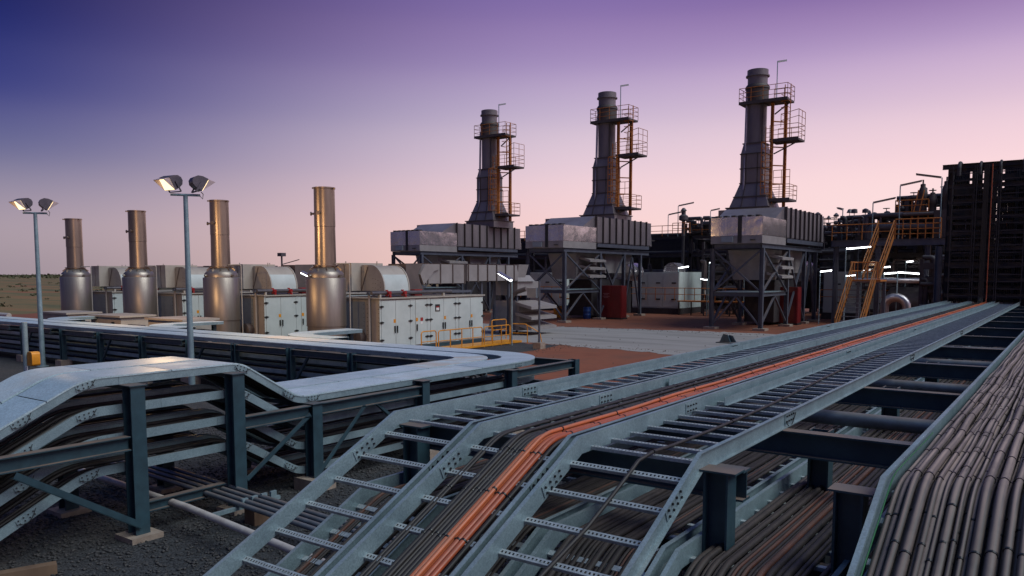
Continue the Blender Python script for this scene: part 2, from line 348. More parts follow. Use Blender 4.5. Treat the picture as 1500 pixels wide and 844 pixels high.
def verge(x, y, rs):   # spill along the road edges and the gravel border
    d = np.minimum(np.minimum(abs(y - 32.2), abs(y - 44)), np.minimum(abs(x + 19.5) + (y > 33) * 9, abs(y - 21 - (x < -17) * 5)))
    return rs.uniform(0, 1, len(x)) < np.exp(-d / .28) * .8 + .006
stones('verge_stones', 'small stones spilled along the edges of road and red dirt', 9, 42000, (-30, -8, 18, 48), (.012, .045), 'verge', verge)

# scrub on the plain: low bushes and the tree line on the horizon (uncountable masses)
def scrub(name, label, n, xf, yf, sf, seed, leaves=26):
    r_ = random.Random(seed); mb = MB()
    for _ in range(n):
        x, y = xf(r_), yf(r_); s = sf(r_)
        for _k in range(leaves):
            th = r_.uniform(0, 6.28); rr = s * math.sqrt(r_.random()); zz = s * .62 * abs(r_.gauss(.45, .3)) * (1.15 - rr / s * .7)
            c = V(x + rr * math.cos(th), y + rr * math.sin(th), max(.02, zz)); q = s * r_.uniform(.12, .26)
            d1 = V(r_.uniform(-1, 1), r_.uniform(-1, 1), r_.uniform(-.4, 1)).normalized() * q; d2 = d1.cross(V(r_.uniform(-1, 1), r_.uniform(-1, 1), r_.uniform(-1, 1))).normalized() * q
            mb.add([c - d1, c + d2, c + d1, c - d2], [(0, 1, 2, 3)])
    o = link(name, mb.mesh(name, 'leaf', False)); o['kind'] = 'stuff'; o['label'] = label; o['category'] = 'scrub'
scrub('scrub_bushes', 'low olive scrub scattered over the red plain', 420, lambda r: r.uniform(-330, -76), lambda r: r.uniform(30, 260), lambda r: r.uniform(.3, 1.15), 3)
scrub('horizon_scrub', 'dark line of far scrub along the horizon', 4200, lambda r: r.uniform(-2300, -700), lambda r: r.uniform(60, 2300), lambda r: r.uniform(3.0, 7.5), 4, 7)

# ------------------------------------------------------------------ open cable ladders that come down towards the viewer
ZR = 2.19            # rung level of the top tier
YB = 4.66            # bend
SL = math.tan(R(25))
def lad_path(dz=0, yb=YB, y_end=38.1, top=None):
    z = ZR + dz; y0 = .25; p = [(y0, z - (yb - y0) * SL), (yb, z), (y_end, z)]
    while p[0][1] < .06:
        y0 += .1; p[0] = (y0, z - (yb - y0) * SL)
    if top: p.append((y_end, top))
    return p
def at_s(path, s):
    for (a, b) in zip(path, path[1:]):
        d = math.hypot(b[0] - a[0], b[1] - a[1])
        if s <= d: t = s / d; return (a[0] + (b[0] - a[0]) * t, a[1] + (b[1] - a[1]) * t, math.atan2(b[1] - a[1], b[0] - a[0]))
        s -= d
    return None
RH = .125
def crail(side, h0=-.03, h1=None, t=.005, fl=.03):
    h1 = RH - .03 if h1 is None else h1; s = side
    return [(0, h0), (s * fl, h0), (s * fl, h0 + t), (s * t, h0 + t), (s * t, h1 - t), (s * fl, h1 - t), (s * fl, h1), (0, h1)] if s > 0 else \
           [(0, h1), (s * fl, h1), (s * fl, h1 - t), (s * t, h1 - t), (s * t, h0 + t), (s * fl, h0 + t), (s * fl, h0), (0, h0)]
def rung_mesh(w, slots):
    mb = MB(); t = .0035; hw = .021; d = .022
    mb.bar((-w / 2, -hw, -d / 2), (w / 2, -hw, -d / 2), t, d); mb.bar((-w / 2, hw, -d / 2), (w / 2, hw, -d / 2), t, d)
    if slots:
        mb.box((0, -hw + .006, 0), (w, .012, t)); mb.box((0, hw - .006, 0), (w, .012, t))
        n = int(w / .027)
        for i in range(n + 1): mb.box((-w / 2 + i * w / n, 0, .0004), (.013, .018, t))
    else: mb.box((0, 0, 0), (w, 2 * hw, t))
    return mb.mesh('rung', 'rung', False)
def splice_mesh(n=4):
    mb = MB(); mb.box((0, 0, 0), (.006, .24, .085))
    for i in range(n):
        for k in (-1, 1): mb.tube([(.003, -.09 + i * .18 / (n - 1), k * .022), (.014, -.09 + i * .18 / (n - 1), k * .022)], .0085, 6)
    me = mb.mesh('splice_plate', 'galv', False); me.materials.append(M['handle'])
    for p in me.polygons[6:]: p.material_index = 1
    return me
SPL = splice_mesh()
def bond_mesh():
    mb = MB(); pts = [(.008, -.13 + .26 * i / 8, .02 - .075 * math.sin(math.pi * i / 8) + .04 * (i / 8 - .5)) for i in range(9)]
    mb.tube(pts, .004, 5); return mb.mesh('bonding_wire', 'tie')
BOND = bond_mesh()

def ladder(x0, x1, label, dz=0, yb=YB, riser=True, slots=True, lower=False, divider=None, group=None):
    t = thing('cable_ladder', label, 'cable ladder', ((x0 + x1) / 2, .25, 0), group)
    ox, oy = (x0 + x1) / 2, .25
    P = lad_path(dz, yb); W = x1 - x0
    segs = [(P[0], P[1]), (P[1], (15.0, P[1][1])), ((15.0, P[1][1]), P[2])]
    for side, x in ((-1, x0), (1, x1)):
        # slope and first level length meet in a mitred kink
        A, B, Cc = P[0], P[1], P[2]
        part('side_rail', MB().sweep([(x - ox, A[0] - oy, A[1]), (x - ox, B[0] - oy, B[1]), (x - ox, B[0] + 1.9 - oy, B[1])], crail(side)), 'galv', t)
        y = B[0] + 1.904
        while y < Cc[0] - .1:
            y2 = min(y + 5.9, Cc[0]); part('side_rail', MB().sweep([(x - ox, y - oy, B[1]), (x - ox, y2 - oy, B[1])], crail(side)), 'galv', t); y = y2 + .004
        if not lower:
            k = -1 if side < 0 else 1
            for yy in (B[0] + 1.9, B[0] + 7.8, B[0] + 13.7):
                # plates sit on the face of the web that looks towards the viewer
                link('splice_plate', SPL, t, ((x - ox) + (.009 if side > 0 else .004), yy - oy, B[1] + .035))
                if side > 0: link('bonding_wire', BOND, t, (x - ox + .014, yy - oy, B[1] + .02))
            s_ = .42; yy, zz, an = B[0] - s_ * math.cos(R(25)), B[1] - s_ * math.sin(R(25)), R(25)
            link('splice_plate', SPL, t, ((x - ox) + (.009 if side > 0 else .004), yy - oy, zz + .035), (an, 0, 0))
    if riser:
        for side, x in ((-1, x0), (1, x1)):
            part('side_rail', MB().sweep([(x - ox, P[2][0] + .12 - oy, P[2][1] - .02), (x - ox, P[2][0] + .121 - oy, 7.9)], crail(side)), 'sky_dark', t)  # galvanised rail coloured dark: its backlit shade is put into the material
    slotted = rung_mesh(W - .002, slots); plain = rung_mesh(W - .002, False)
    tot = sum(math.hypot(b[0] - a[0], b[1] - a[1]) for a, b in zip(P, P[1:]))
    sb = math.hypot(P[1][0] - P[0][0], P[1][1] - P[0][1])
    s = (sb % .3) + .15
    while s < tot - .1:
        y, z, an = at_s(P, s)
        if abs(s - sb) > .06: link('rung', slotted if y < 9 else plain, t, (0, y - oy, z), (an, 0, 0))
        s += .3
    if riser:
        dark = rung_mesh(W - .002, False); dark.materials[0] = M['sky_dark']  # climbing rungs carry the same backlit darkness as colour
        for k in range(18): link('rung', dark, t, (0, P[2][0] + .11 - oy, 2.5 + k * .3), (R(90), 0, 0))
    if divider:
        dx, ys = divider
        y = ys
        while y < P[2][0] - .2:
            y2 = min(y + 2.96, P[2][0]); h = .078
            part('divider_strip', MB().sweep([(dx - ox, y - oy, P[1][1]), (dx - ox, y2 - oy, P[1][1])], [(0, .004), (.03, .004), (.03, .007), (.003, .007), (.003, h), (0, h)]), 'galv', t); y = y2 + .012
    return t
ladder(-4.48, -3.71, 'empty galvanised cable ladder on the left of the three, with slotted rungs', divider=(-4.34, 6.5))
ladder(-3.60, -2.84, 'middle galvanised cable ladder carrying the orange cables', divider=(-3.56, 7.9))
ladder(-2.74, -1.89, 'right galvanised cable ladder of the three with one thin black cable', divider=(-2.60, 7.0))

def cable(xs, r, m, label, group=None, dz=0, yb=YB, top=None, wig=0, seed=0, y_end=38.1, ties=(), rb=.55, zo=0, n=8, start=None, cat='cable', slope=None, crown=0):
    # one cable in its own lane: slope, rounded bend, level run, optional riser
    r_ = random.Random(seed); z = ZR + dz; sl = slope or SL
    y0 = start if start is not None else .35
    while z - (yb - y0) * sl < .05: y0 += .1
    base = [(0, y0, z - (yb - y0) * sl + r + zo), (0, yb + .05, z + r + zo), (0, y_end - .06 - r * 2, z + r + zo)]
    if top: base.append((0, y_end - .06 - r * 2, top))
    pts = fillet(base, [rb, .3][:len(base) - 2], 7)
    if wig:                                             # real cables wander: resample and shift sideways
        dense = []
        for a, b in zip(pts, pts[1:]):
            k = max(1, int((b - a).length / (.16 if a.y < 14 else .7)))
            for i in range(k): dense.append(a.lerp(b, i / k))
        dense.append(pts[-1]); pts = dense
        f1, f2, p1, p2 = r_.uniform(1.2, 2.0), r_.uniform(2.6, 4.6), r_.uniform(0, 6), r_.uniform(0, 6)
        am = lambda y: wig * (.25 + .75 * max(0, min(1, (y - yb - .2) / 1.2)))
        pts = [V(p.x + am(p.y) * (math.sin(p.y * f1 + p1) + .6 * math.sin(p.y * f2 + p2)), p.y, p.z + am(p.y) * .45 * math.sin(p.y * f2 * .8 + p1)) for p in pts]
    o = link('cable', MB().tube([V(p.x, p.y - y0, p.z) for p in pts], r, n).mesh('cable', m), None, (xs, y0, 0))
    tag(o, label, cat, group)
    for (ty, w) in ties:                                # ties: thin bands round the cable, at real places along it
        best = min(range(len(pts) - 1), key=lambda i: abs((pts[i].y + pts[i + 1].y) / 2 - ty)); a, b = pts[best], pts[best + 1]
        f = (ty - a.y) / (b.y - a.y) if abs(b.y - a.y) > 1e-6 else .5; c = a.lerp(b, max(0, min(1, f))); d = (b - a).normalized() * .006
        part('cable_tie', MB().tube([V(c.x, c.y - y0, c.z) - d, V(c.x, c.y - y0, c.z) + d], r + .004, n), 'tie', o)
    return o
TY = [1.6 + .42 * k for k in range(28)] + [13.6 + 1.1 * k for k in range(12)]
# middle ladder
for i, x in enumerate((-3.50, -3.47)): cable(x, .0125, 'black', 'pair of thin black cables along the left rail of the middle ladder', 'thin black cables left of the bundle', seed=i, wig=.003, ties=[(y, 0) for y in TY[::3]])
for i in range(6):
    cable(-3.345 + i * .0325, .0155, 'black', 'thick black cable in the bundle beside the orange cables', 'black cable bundle in the middle ladder', seed=20 + i, wig=.002, ties=[(y + .02 * (i % 2), 0) for y in TY], zo=.002 * (i % 2), top=7.9)
cable(-3.285, .015, 'black', 'black cable lying on top of the black bundle', seed=40, wig=.004, zo=.029, ties=[(y, 0) for y in TY[1::2]], top=7.9)
for i in range(4):
    cable(-3.145 + i * .0435, .0195, 'orange' if i < 2 else 'orangered', 'light orange power cable in the middle ladder' if i < 2 else 'red-orange power cable in the middle ladder', 'light orange cables in the middle ladder' if i < 2 else 'red-orange cables in the middle ladder', seed=60 + i, wig=.003, ties=[(y, 0) for y in TY], zo=.006 + .004 * (i % 2), top=7.9 if i == 2 else None)
cable(-3.09, .016, 'orange', 'orange power cable lying on top of the other orange ones', seed=70, wig=.006, zo=.042, ties=[(y, 0) for y in TY[::2]])
cable(-2.972, .016, 'black', 'single black cable just right of the orange ones', seed=81, wig=.002, ties=[(y, 0) for y in TY[::2]])
for i in range(3): cable(-2.932 + i * .026, .0105, 'brown', 'thin brown cable along the right rail of the middle ladder', 'thin brown cables right of the orange ones', seed=90 + i, wig=.003, ties=[(y, 0) for y in TY[::3]])
# right ladder: one thin cable that wanders across
def wander():
    pts = []
    for y in np.linspace(1.2, 13, 60):
        z = ZR + .016 - (max(0, YB - y)) * SL; x = -2.36 + .10 * math.sin((y - 3) * .55) + (y - 4) * .012 - .1 * max(0, 4.0 - y)
        pts.append((x, y, z + .012 * max(0, 1 - abs(y - YB) / .35)))
    o = link('cable', MB().tube([(p[0] + 2.36, p[1] - 1.2, p[2]) for p in pts], .013, 8).mesh('cable', 'black'), None, (-2.36, 1.2, 0))
    tag(o, 'single loose black cable wandering over the rungs of the right ladder', 'cable')
    for k in range(4, 56, 7):
        a, b = V(pts[k]), V(pts[k + 1]); d = (b - a).normalized() * .006
        part('cable_tie', MB().tube([V(pts[k]) - d + V(2.36, -1.2, 0), V(pts[k]) + d + V(2.36, -1.2, 0)], .018, 8), 'tie', o)
wander()

# lower tier of ladders, mostly under the others
LD = -.53
lows = [(-4.5, -3.75), (-3.6, -2.85), (-2.72, -1.98), (-1.86, -1.02), (-.85, .7)]
names = ['under the empty ladder', 'under the orange cables', 'under the right ladder', 'between the right ladder and the thick cable mass', 'under the thick cable mass']
for (a, b), nm in zip(lows, names):
    ladder(a, b, 'lower dusty cable ladder ' + nm, dz=LD, yb=4.35, riser=False, slots=False, lower=True)
    k = 0; x = a + .05
    r_ = random.Random(int(a * 100))
    while x < b - .05:
        rr = r_.choice((.011, .014, .018, .023)); x += rr
        gap = r_.random() < .12
        if not gap:
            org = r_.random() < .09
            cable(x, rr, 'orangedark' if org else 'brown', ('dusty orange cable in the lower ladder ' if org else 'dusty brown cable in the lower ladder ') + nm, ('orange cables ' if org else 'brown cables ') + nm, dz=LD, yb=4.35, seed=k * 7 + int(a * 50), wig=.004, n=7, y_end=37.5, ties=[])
        x += rr + (.03 if gap else .003); k += 1

# right-hand tray with the thick mass of dusty cables
tD = thing('cable_tray', 'wide galvanised tray in the right corner holding the mass of dusty grey cables', 'cable tray', (-.1, .25, 0))
SLD = math.tan(R(24))
for side, x in ((-1, -.80), (1, .78)):
    zb = ZR + .01; y0 = 1.2
    part('side_rail', MB().sweep([(x + .1, y0 - .25, zb - (YB - y0) * SLD), (x + .1, YB - .25, zb), (x + .1, YB + 2.5, zb)], crail(side, -.03, .095)), 'galv', tD)
    y = YB + 2.754
    while y < 37.9:
        y2 = min(y + 5.9, 38); part('side_rail', MB().sweep([(x + .1, y - .25, zb), (x + .1, y2 - .25, zb)], crail(side, -.03, .095)), 'galv', tD); y = y2 + .004
pl = rung_mesh(1.56, False)
for k in range(100):
    y = YB + .1 + k * .33; link('rung', pl, tD, (.09, y - .25, ZR))
for k in range(9):
    y = YB - .2 - k * .3; link('rung', pl, tD, (.09, y - .25, ZR - (YB - y) * SLD), (R(24), 0, 0))
x = -.775; k = 0; r_ = random.Random(78)
while x < .74:
    rr = r_.choice((.018, .022)); x += rr
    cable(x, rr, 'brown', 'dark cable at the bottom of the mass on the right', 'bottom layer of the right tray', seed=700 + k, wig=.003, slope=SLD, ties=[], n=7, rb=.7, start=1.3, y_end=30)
    x += rr + .002; k += 1
x = -.765; k = 0; r_ = random.Random(77)
while x < .72:
    rr = r_.choice((.010, .014, .016, .019, .025)); x += rr
    cable(x, rr, 'grey', 'dusty grey cable in the dense mass on the right', 'dusty grey cables of the right tray', seed=300 + k, wig=r_.uniform(.003, .007), slope=SLD, zo=.034 + .02 * r_.random(), ties=[(1.9 + .62 * j + .12 * r_.random() + .05 * (k % 3), 0) for j in range(14)], top=7.7, n=10, rb=.8, start=1.3)
    x += rr * .98; k += 1
x = -.70
while x < .70:
    rr = r_.choice((.011, .015, .018, .024)); x += rr + .012 * r_.random()
    cable(x, rr, 'grey', 'dusty grey cable lying on top of the mass on the right', 'upper dusty grey cables of the right tray', seed=500 + k, wig=r_.uniform(.004, .009), slope=SLD, zo=.070 + .018 * r_.random(), ties=[(2.0 + .7 * j + .2 * r_.random(), 0) for j in range(12)], top=7.7, n=10, rb=.9, start=1.3)
    x += rr + .012; k += 1
cable(-.775, .004, 'green', 'thin green earth wire along the left rail of the right tray', seed=901, wig=.004, slope=SLD, zo=.105, y_end=6.2, n=6, start=1.4, cat='wire')

# trestles under the ladders
def trestle(y, label, first=False, group=None):
    t = thing('ladder_trestle', label, 'steel support', (-1.8, y, 0), group)
    X0, X1 = -4.62, 1.1
    for z in (2.158, 1.628):
        xe = -1.66 if first and z > 2 else X1
        part('cross_beam', MB().ibeam((X0 + 1.8, 0, z - .10), (xe + 1.8, 0, z - .10), .20, .13), 'steel', t)
    for x in ((-4.36, -1.78, -1.0) if first else (-4.36, -1.62, .95)):
        part('post', MB().ibeam((x + 1.8, .17 if not first else -.155, 0.02), (x + 1.8, .17 if not first else -.155, 2.16), .16, .15, up=(1, 0, 0)), 'steel', t)
        part('base_plate', MB().box((x + 1.8, .17 if not first else -.155, .03), (.32, .32, .06)), 'concrete', t)
        if first: part('top_plate', MB().box((x + 1.8 + .01, -.155, 2.170), (.24, .17, .012)), 'steel', t)
    return t
YT = [4.90, 6.37] + [9.3 + 3.03 * k for k in range(10)]
for i, y in enumerate(YT):
    trestle(y, ['steel trestle with plated post tops right under the bend of the ladders', 'second steel trestle behind the bend of the ladders'][i] if i < 2 else '%s steel trestle from the bend, under the level ladders' % ('third', 'fourth', 'fifth', 'sixth', 'seventh', 'eighth', 'ninth', 'tenth', 'eleventh', 'farthest')[i - 2], i == 0, None if i < 2 else 'trestles under the level ladders')
tr = thing('ladder_trestle', 'low steel trestle under the sloping ladders at the lower edge', 'steel support', (-3.2, 2.75, 0))
part('cross_beam', MB().ibeam((-1.5, 0, 1.13), (1.5, 0, 1.13), .2, .13), 'steel', tr)
for x in (-1.1, .9): part('post', MB().ibeam((x, .15, 0), (x, .15, 1.2), .16, .15, up=(1, 0, 0)), 'steel', tr)
part('brace', MB().bar((-1.45, .1, .35), (-.2, .1, 1.0), .08, .08), 'steel', tr)
for i, y in enumerate((8.45, 11.45, 14.7, 17.6, 20.6)):
    tag(link('crossing_pipe', MB().tube([(-2.5, 0, 0), (1.9, 0, 0)], .075, 14).mesh('crossing_pipe', 'conduit'), None, (-.6, y, 1.93)), ['steel blue pipe nearest the viewer crossing under the ladders', 'second steel blue pipe crossing under the ladders', 'third steel blue pipe crossing under the ladders', 'fourth steel blue pipe crossing under the ladders', 'farthest steel blue pipe crossing under the ladders'][i], 'pipe')

# tall riser frame at the end of the ladders
rf = thing('riser_frame', 'tall dark steel frame where the cable ladders climb at the right edge', 'steel frame', (-1.2, 38.9, 0))
for x in (-4.66, -3.2, -1.8, -.3, 1.3, 2.9, 4.4):
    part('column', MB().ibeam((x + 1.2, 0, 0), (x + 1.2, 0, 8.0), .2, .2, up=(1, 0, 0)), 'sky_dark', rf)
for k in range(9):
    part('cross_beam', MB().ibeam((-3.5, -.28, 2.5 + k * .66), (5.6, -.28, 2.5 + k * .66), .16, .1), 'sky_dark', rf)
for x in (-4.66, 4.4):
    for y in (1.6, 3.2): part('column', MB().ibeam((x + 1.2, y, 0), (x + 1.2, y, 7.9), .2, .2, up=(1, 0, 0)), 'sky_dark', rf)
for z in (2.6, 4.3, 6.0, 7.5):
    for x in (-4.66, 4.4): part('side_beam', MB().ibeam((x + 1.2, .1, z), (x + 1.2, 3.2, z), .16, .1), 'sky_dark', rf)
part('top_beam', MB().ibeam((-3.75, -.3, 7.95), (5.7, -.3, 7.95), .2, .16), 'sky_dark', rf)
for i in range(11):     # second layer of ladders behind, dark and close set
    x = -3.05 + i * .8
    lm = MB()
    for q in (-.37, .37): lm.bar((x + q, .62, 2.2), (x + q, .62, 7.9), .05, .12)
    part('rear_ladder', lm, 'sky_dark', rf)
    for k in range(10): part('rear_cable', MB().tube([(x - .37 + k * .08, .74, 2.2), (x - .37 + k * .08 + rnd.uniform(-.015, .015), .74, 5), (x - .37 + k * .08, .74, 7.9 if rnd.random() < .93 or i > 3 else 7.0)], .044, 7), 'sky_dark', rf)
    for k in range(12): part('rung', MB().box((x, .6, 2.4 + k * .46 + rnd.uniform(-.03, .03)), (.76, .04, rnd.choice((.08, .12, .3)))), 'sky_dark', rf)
# cables going over the top of the riser
for i in range(9):
    x = -4.3 + i * .8 + rnd.uniform(-.12, .12); r0 = rnd.uniform(.045, .08)
    pts = [(0, 0, 7.5), (0, .02, 7.85), (0, .2, 7.99 + r0), (0, .6, 7.99 + r0), (0, 1.0, 7.85)]
    tag(link('cable_bundle', MB().tube(fillet(pts, .2, 3), r0, 8).mesh('cable_bundle', 'sky_dark'), None, (x, 38.1, 0)), 'dark cable bundle curving over the top of the tall riser frame', 'cable', 'bundles over the riser top')
rc_ = thing('end_post', 'grey steel post beside the foot of the riser frame', 'post', (-4.95, 38.6, 0))
part('shaft', MB().ibeam((0, 0, 0), (0, 0, 4.6), .25, .25, up=(1, 0, 0)), 'steelfar', rc_); part('base_plate', MB().box((0, 0, .03), (.4, .4, .05)), 'concrete', rc_)

# ------------------------------------------------------------------ covered tray run on the left (hump, corner, far leg)
def tray_path(xc, yc, rad, dz=0, s0=1.0):
    y0 = s0
    while 2.12 + dz - (4.75 - y0) * .488 < .16 and y0 < 4.6: y0 += .05
    return fillet([(xc, y0, 2.12 + dz - (4.75 - y0) * .488), (xc, 4.75, 2.12 + dz), (xc, 6.98, 2.12 + dz), (xc, 8.02, 1.49 + dz), (xc, yc, 1.49 + dz), (-54, yc, 1.49 + dz)], [1.0, .55, .55, rad], 9)
def cut(path, a, b):
    out = []; s = 0
    for p, q in zip(path, path[1:]):
        d = (q - p).length
        if s + d > a and s < b:
            if not out: out.append(p.lerp(q, max(0, (a - s) / d)))
            e = min(1, (b - s) / d); out.append(p.lerp(q, e))
        s += d
    return out
def plen(path): return sum((q - p).length for p, q in zip(path, path[1:]))
def s_at_y(path, y):
    s = 0
    for p, q in zip(path, path[1:]):
        if p.y <= y <= q.y and q.y > p.y: return s + (q - p).length * (y - p.y) / (q.y - p.y)
        s += (q - p).length
    return s
TW = .375
def rel(pts, o): return [p - V(o) for p in pts]
LANES = [(-10.225, 15.36, 1.2, 'outer'), (-11.075, 14.44, .85, 'inner')]
TIERS = [0, -.37, -.74, -1.13]
for xc, yc, rad, nm in LANES:
    for ti, dz in enumerate(TIERS):
        path = tray_path(xc, yc, rad, dz); org = path[0].copy(); org.z = 0
        lab = ('galvanised cover-topped cable tray with a hump, %s lane of the top tier' % nm) if ti == 0 else 'open %s cable tray in the %s tier below the covered trays' % (nm, ['', 'second', 'third', 'lowest'][ti])
        t = thing('covered_cable_tray' if ti == 0 else 'cable_tray', lab, 'cable tray', org)
        L_ = plen(path)
        for side in (-1, 1):
            pr = [(a + side * TW, b) for a, b in crail(-side, -.115, 0, .005, .028)]
            s = 0
            while s < L_ - .05:
                e = min(L_, s + 4.6); part('side_rail', MB().sweep(rel(cut(path, s, e - .004), org), pr), 'galv', t); s = e
        if ti == 0:
            seams = [0, s_at_y(path, 2.9) , s_at_y(path, 4.3), s_at_y(path, 5.9), s_at_y(path, 6.95), s_at_y(path, 8.1)]
            if nm == 'inner': seams = [0, s_at_y(path, 2.6), s_at_y(path, 4.15), s_at_y(path, 5.25), s_at_y(path, 6.95), s_at_y(path, 8.1)]
            s = seams[-1] + (2.2 if nm == 'outer' else 1.5)
            while s < L_: seams.append(s); s += 2.42
            seams.append(L_); w = TW + .008
            for i, (a, b) in enumerate(zip(seams, seams[1:])):
                lift = .004 + .004 * rnd.random()
                prof = [(-w, -.016), (-w - .0025, -.016), (-w - .0025, lift), (w + .0025, lift), (w + .0025, -.016), (w, -.016), (w, lift - .003), (-w, lift - .003)]
                part('cover_panel', MB().sweep(rel(cut(path, a + .008, b - .008), org), prof), 'galvflat', t)
        # splice plates on the rail that looks at the viewer
        for yy in ((3.4, 4.0, 4.75, 7.02, 7.85, 8.3) if nm == 'outer' else ()):
            if yy < path[0].y + .3: continue
            c = cut(path, s_at_y(path, yy), s_at_y(path, yy) + .02); d = (c[-1] - c[0]).normalized(); an = math.atan2(d.z, d.y); nn = V(0, -math.sin(an), math.cos(an))
            q = c[0] - nn * .056 - V(org) + V(TW + .006, 0, 0)
            link('splice_plate', SPL, t, q, (an, 0, 0))
            link('bonding_wire', BOND, t, q + V(.006, 0, 0), (an, 0, 0))
        if nm == 'outer':
            sc = s_at_y(path, yc - 1.5)
            for k in (.15,):
                c = cut(path, sc + k, sc + k + .02); link('splice_plate', SPL, t, c[0] - V(0, 0, .056) - V(org) + V(TW + .006, 0, 0))
        # cables lying in the open tiers
        if ti > 0 or True:
            for k in range(5):
                off = -.28 + k * .14 + rnd.uniform(-.03, .03); r = rnd.choice((.018, .024, .03))
                p2 = []
                for i, p in enumerate(path):
                    q = (path[min(i + 1, len(path) - 1)] - path[max(i - 1, 0)]); h = V(q.y, -q.x, 0).normalized(); p2.append(p + h * off + V(0, 0, -.10 + r))
                tag(link('cable', MB().tube(rel(p2, org), r, 7).mesh('cable', 'black'), None, org), 'dark cable inside the %s tray of the %s tier on the left' % (nm, ['covered', 'second', 'third', 'lowest'][ti]), 'cable', 'cables in the left trays, %s %d' % (nm, ti + 1))

# branches from the far leg towards the engines, with rounded covers
for i, bx in enumerate((-20.5, -28.5, -36.5)):
    org = V(bx, 15.3, 0); t = thing('branch_cable_tray', ['covered branch tray curving off towards the nearest silencer', 'covered branch tray curving off behind the near lamp post', 'covered branch tray farthest left, curving off the far leg'][i], 'cable tray', org)
    pth = fillet([(bx + 2.6, 16.15, 1.5), (bx, 16.15, 1.5), (bx, 19.2, 1.5)], [1.5], 9)
    for side in (-1, 1): part('side_rail', MB().sweep(rel(pth, org), [(a + side * TW, b) for a, b in crail(-side, -.115, 0, .005, .028)]), 'galv', t)
    Lp = plen(pth); s = 0; w = TW + .008
    while s < Lp - .1:
        e = min(Lp, s + 2.3); part('cover_panel', MB().sweep(rel(cut(pth, s + .004, e - .004), org), [(-w, -.016), (-w, .006), (w, .006), (w, -.016), (w - .003, -.016), (w - .003, .002), (-w + .003, .002), (-w + .003, -.016)]), 'galvflat', t); s = e
    for y in (17.6, 19.0): part('leg', MB().ibeam((0, y - 15.3, 0), (0, y - 15.3, 1.37), .14, .14, up=(1, 0, 0)), 'steel', t)

def post(t, x, y, z1, ox, oy, pad=True, z0=0):
    part('post', MB().ibeam((x - ox, y - oy, z0 + .03), (x - ox, y - oy, z1), .2, .19, up=(1, 0, 0), tf=.016), 'steel', t)
    if pad: part('base_plate', MB().box((x - ox, y - oy, z0 + .035), (.42, .42, .07)), 'concrete', t)
FX, BX = -9.72, -11.58
fr = [(5.3, 1.99, 'big steel frame at the left end of the hump, on a square base plate', 0), (6.78, 1.99, 'second steel frame under the hump of the covered trays', .0), (8.2, 1.37, 'steel frame on a concrete pedestal at the foot of the hump', 0), (10.75, 1.45, 'steel frame half way along the level covered tray', 0), (13.55, 1.37, 'steel frame at the rounded corner of the covered trays', 0)]
for i, (y, zt, lab, z0) in enumerate(fr):
    t = thing('tray_support_frame', lab, 'steel support', (-10.6, y, 0)); ox, oy = -10.6, y
    post(t, FX, y, zt, ox, oy); post(t, BX, y, zt, ox, oy)
    for dz in TIERS:
        zb = (2.12 if y < 7 else 1.49) + dz - .116
        if zb < .25: continue
        part('cross_beam', MB().bar((FX - ox - .11, 0, zb - .04), (BX - ox + .11, 0, zb - .04), .07, .075), 'steel', t)
    part('top_plate', MB().box((FX - ox, 0, zt + .006), (.26, .24, .012)), 'steel', t)
    if i == 0:
        part('long_beam', MB().ibeam((FX - ox + .02, -2.6, 1.27), (FX - ox + .02, -.11, 1.27), .18, .15), 'steel', t)
        part('brace', MB().angle((FX - ox + .1, -1.5, 1.12), (FX - ox + .1, -.05, .16), .08), 'steel', t)
        part('low_beam', MB().ibeam((FX - ox - .1, .12, .36), (FX - ox - .1, 1.32, .36), .14, .12), 'steel', t)
    if i == 1:
        part('long_beam', MB().ibeam((FX - ox + .02, .11, 1.27), (FX - ox + .02, 1.3, 1.27), .18, .15), 'steel', t)
        part('brace', MB().angle((FX - ox + .06, .12, .42), (FX - ox + .06, 1.3, 1.2), .07), 'steel', t)
    if i == 2:
        part('pedestal', MB().box((FX - ox, 0, .10), (.46, .46, .2)), 'concrete', t)
        part('long_beam', MB().ibeam((FX - ox + .02, .11, 1.28), (FX - ox + .02, 2.44, 1.28), .18, .15), 'steel', t)
        part('brace', MB().angle((FX - ox + .06, .1, .3), (FX - ox + .06, 1.05, 1.19), .07), 'steel', t)
        part('brace', MB().angle((FX - ox + .06, 2.42, .3), (FX - ox + .06, 1.3, 1.19), .07), 'steel', t)
    if i == 3: part('pedestal', MB().box((FX - ox, 0, .09), (.46, .46, .18)), 'concrete', t)
    if i == 4:
        part('long_beam', MB().ibeam((FX - ox + .05, .11, 1.28), (FX - ox + .05, 2.4, 1.28), .18, .15), 'steel', t)
        part('cross_beam', MB().ibeam((FX - ox + .02, 2.45, 1.28), (BX - ox, 2.45, 1.28), .18, .15), 'steel', t)
        part('cross_beam', MB().ibeam((FX - ox + .02, 2.45, .75), (BX - ox, 2.45, .75), .14, .12), 'steel', t)
        post(t, FX + .05, y + 2.5, 1.39, ox, oy)
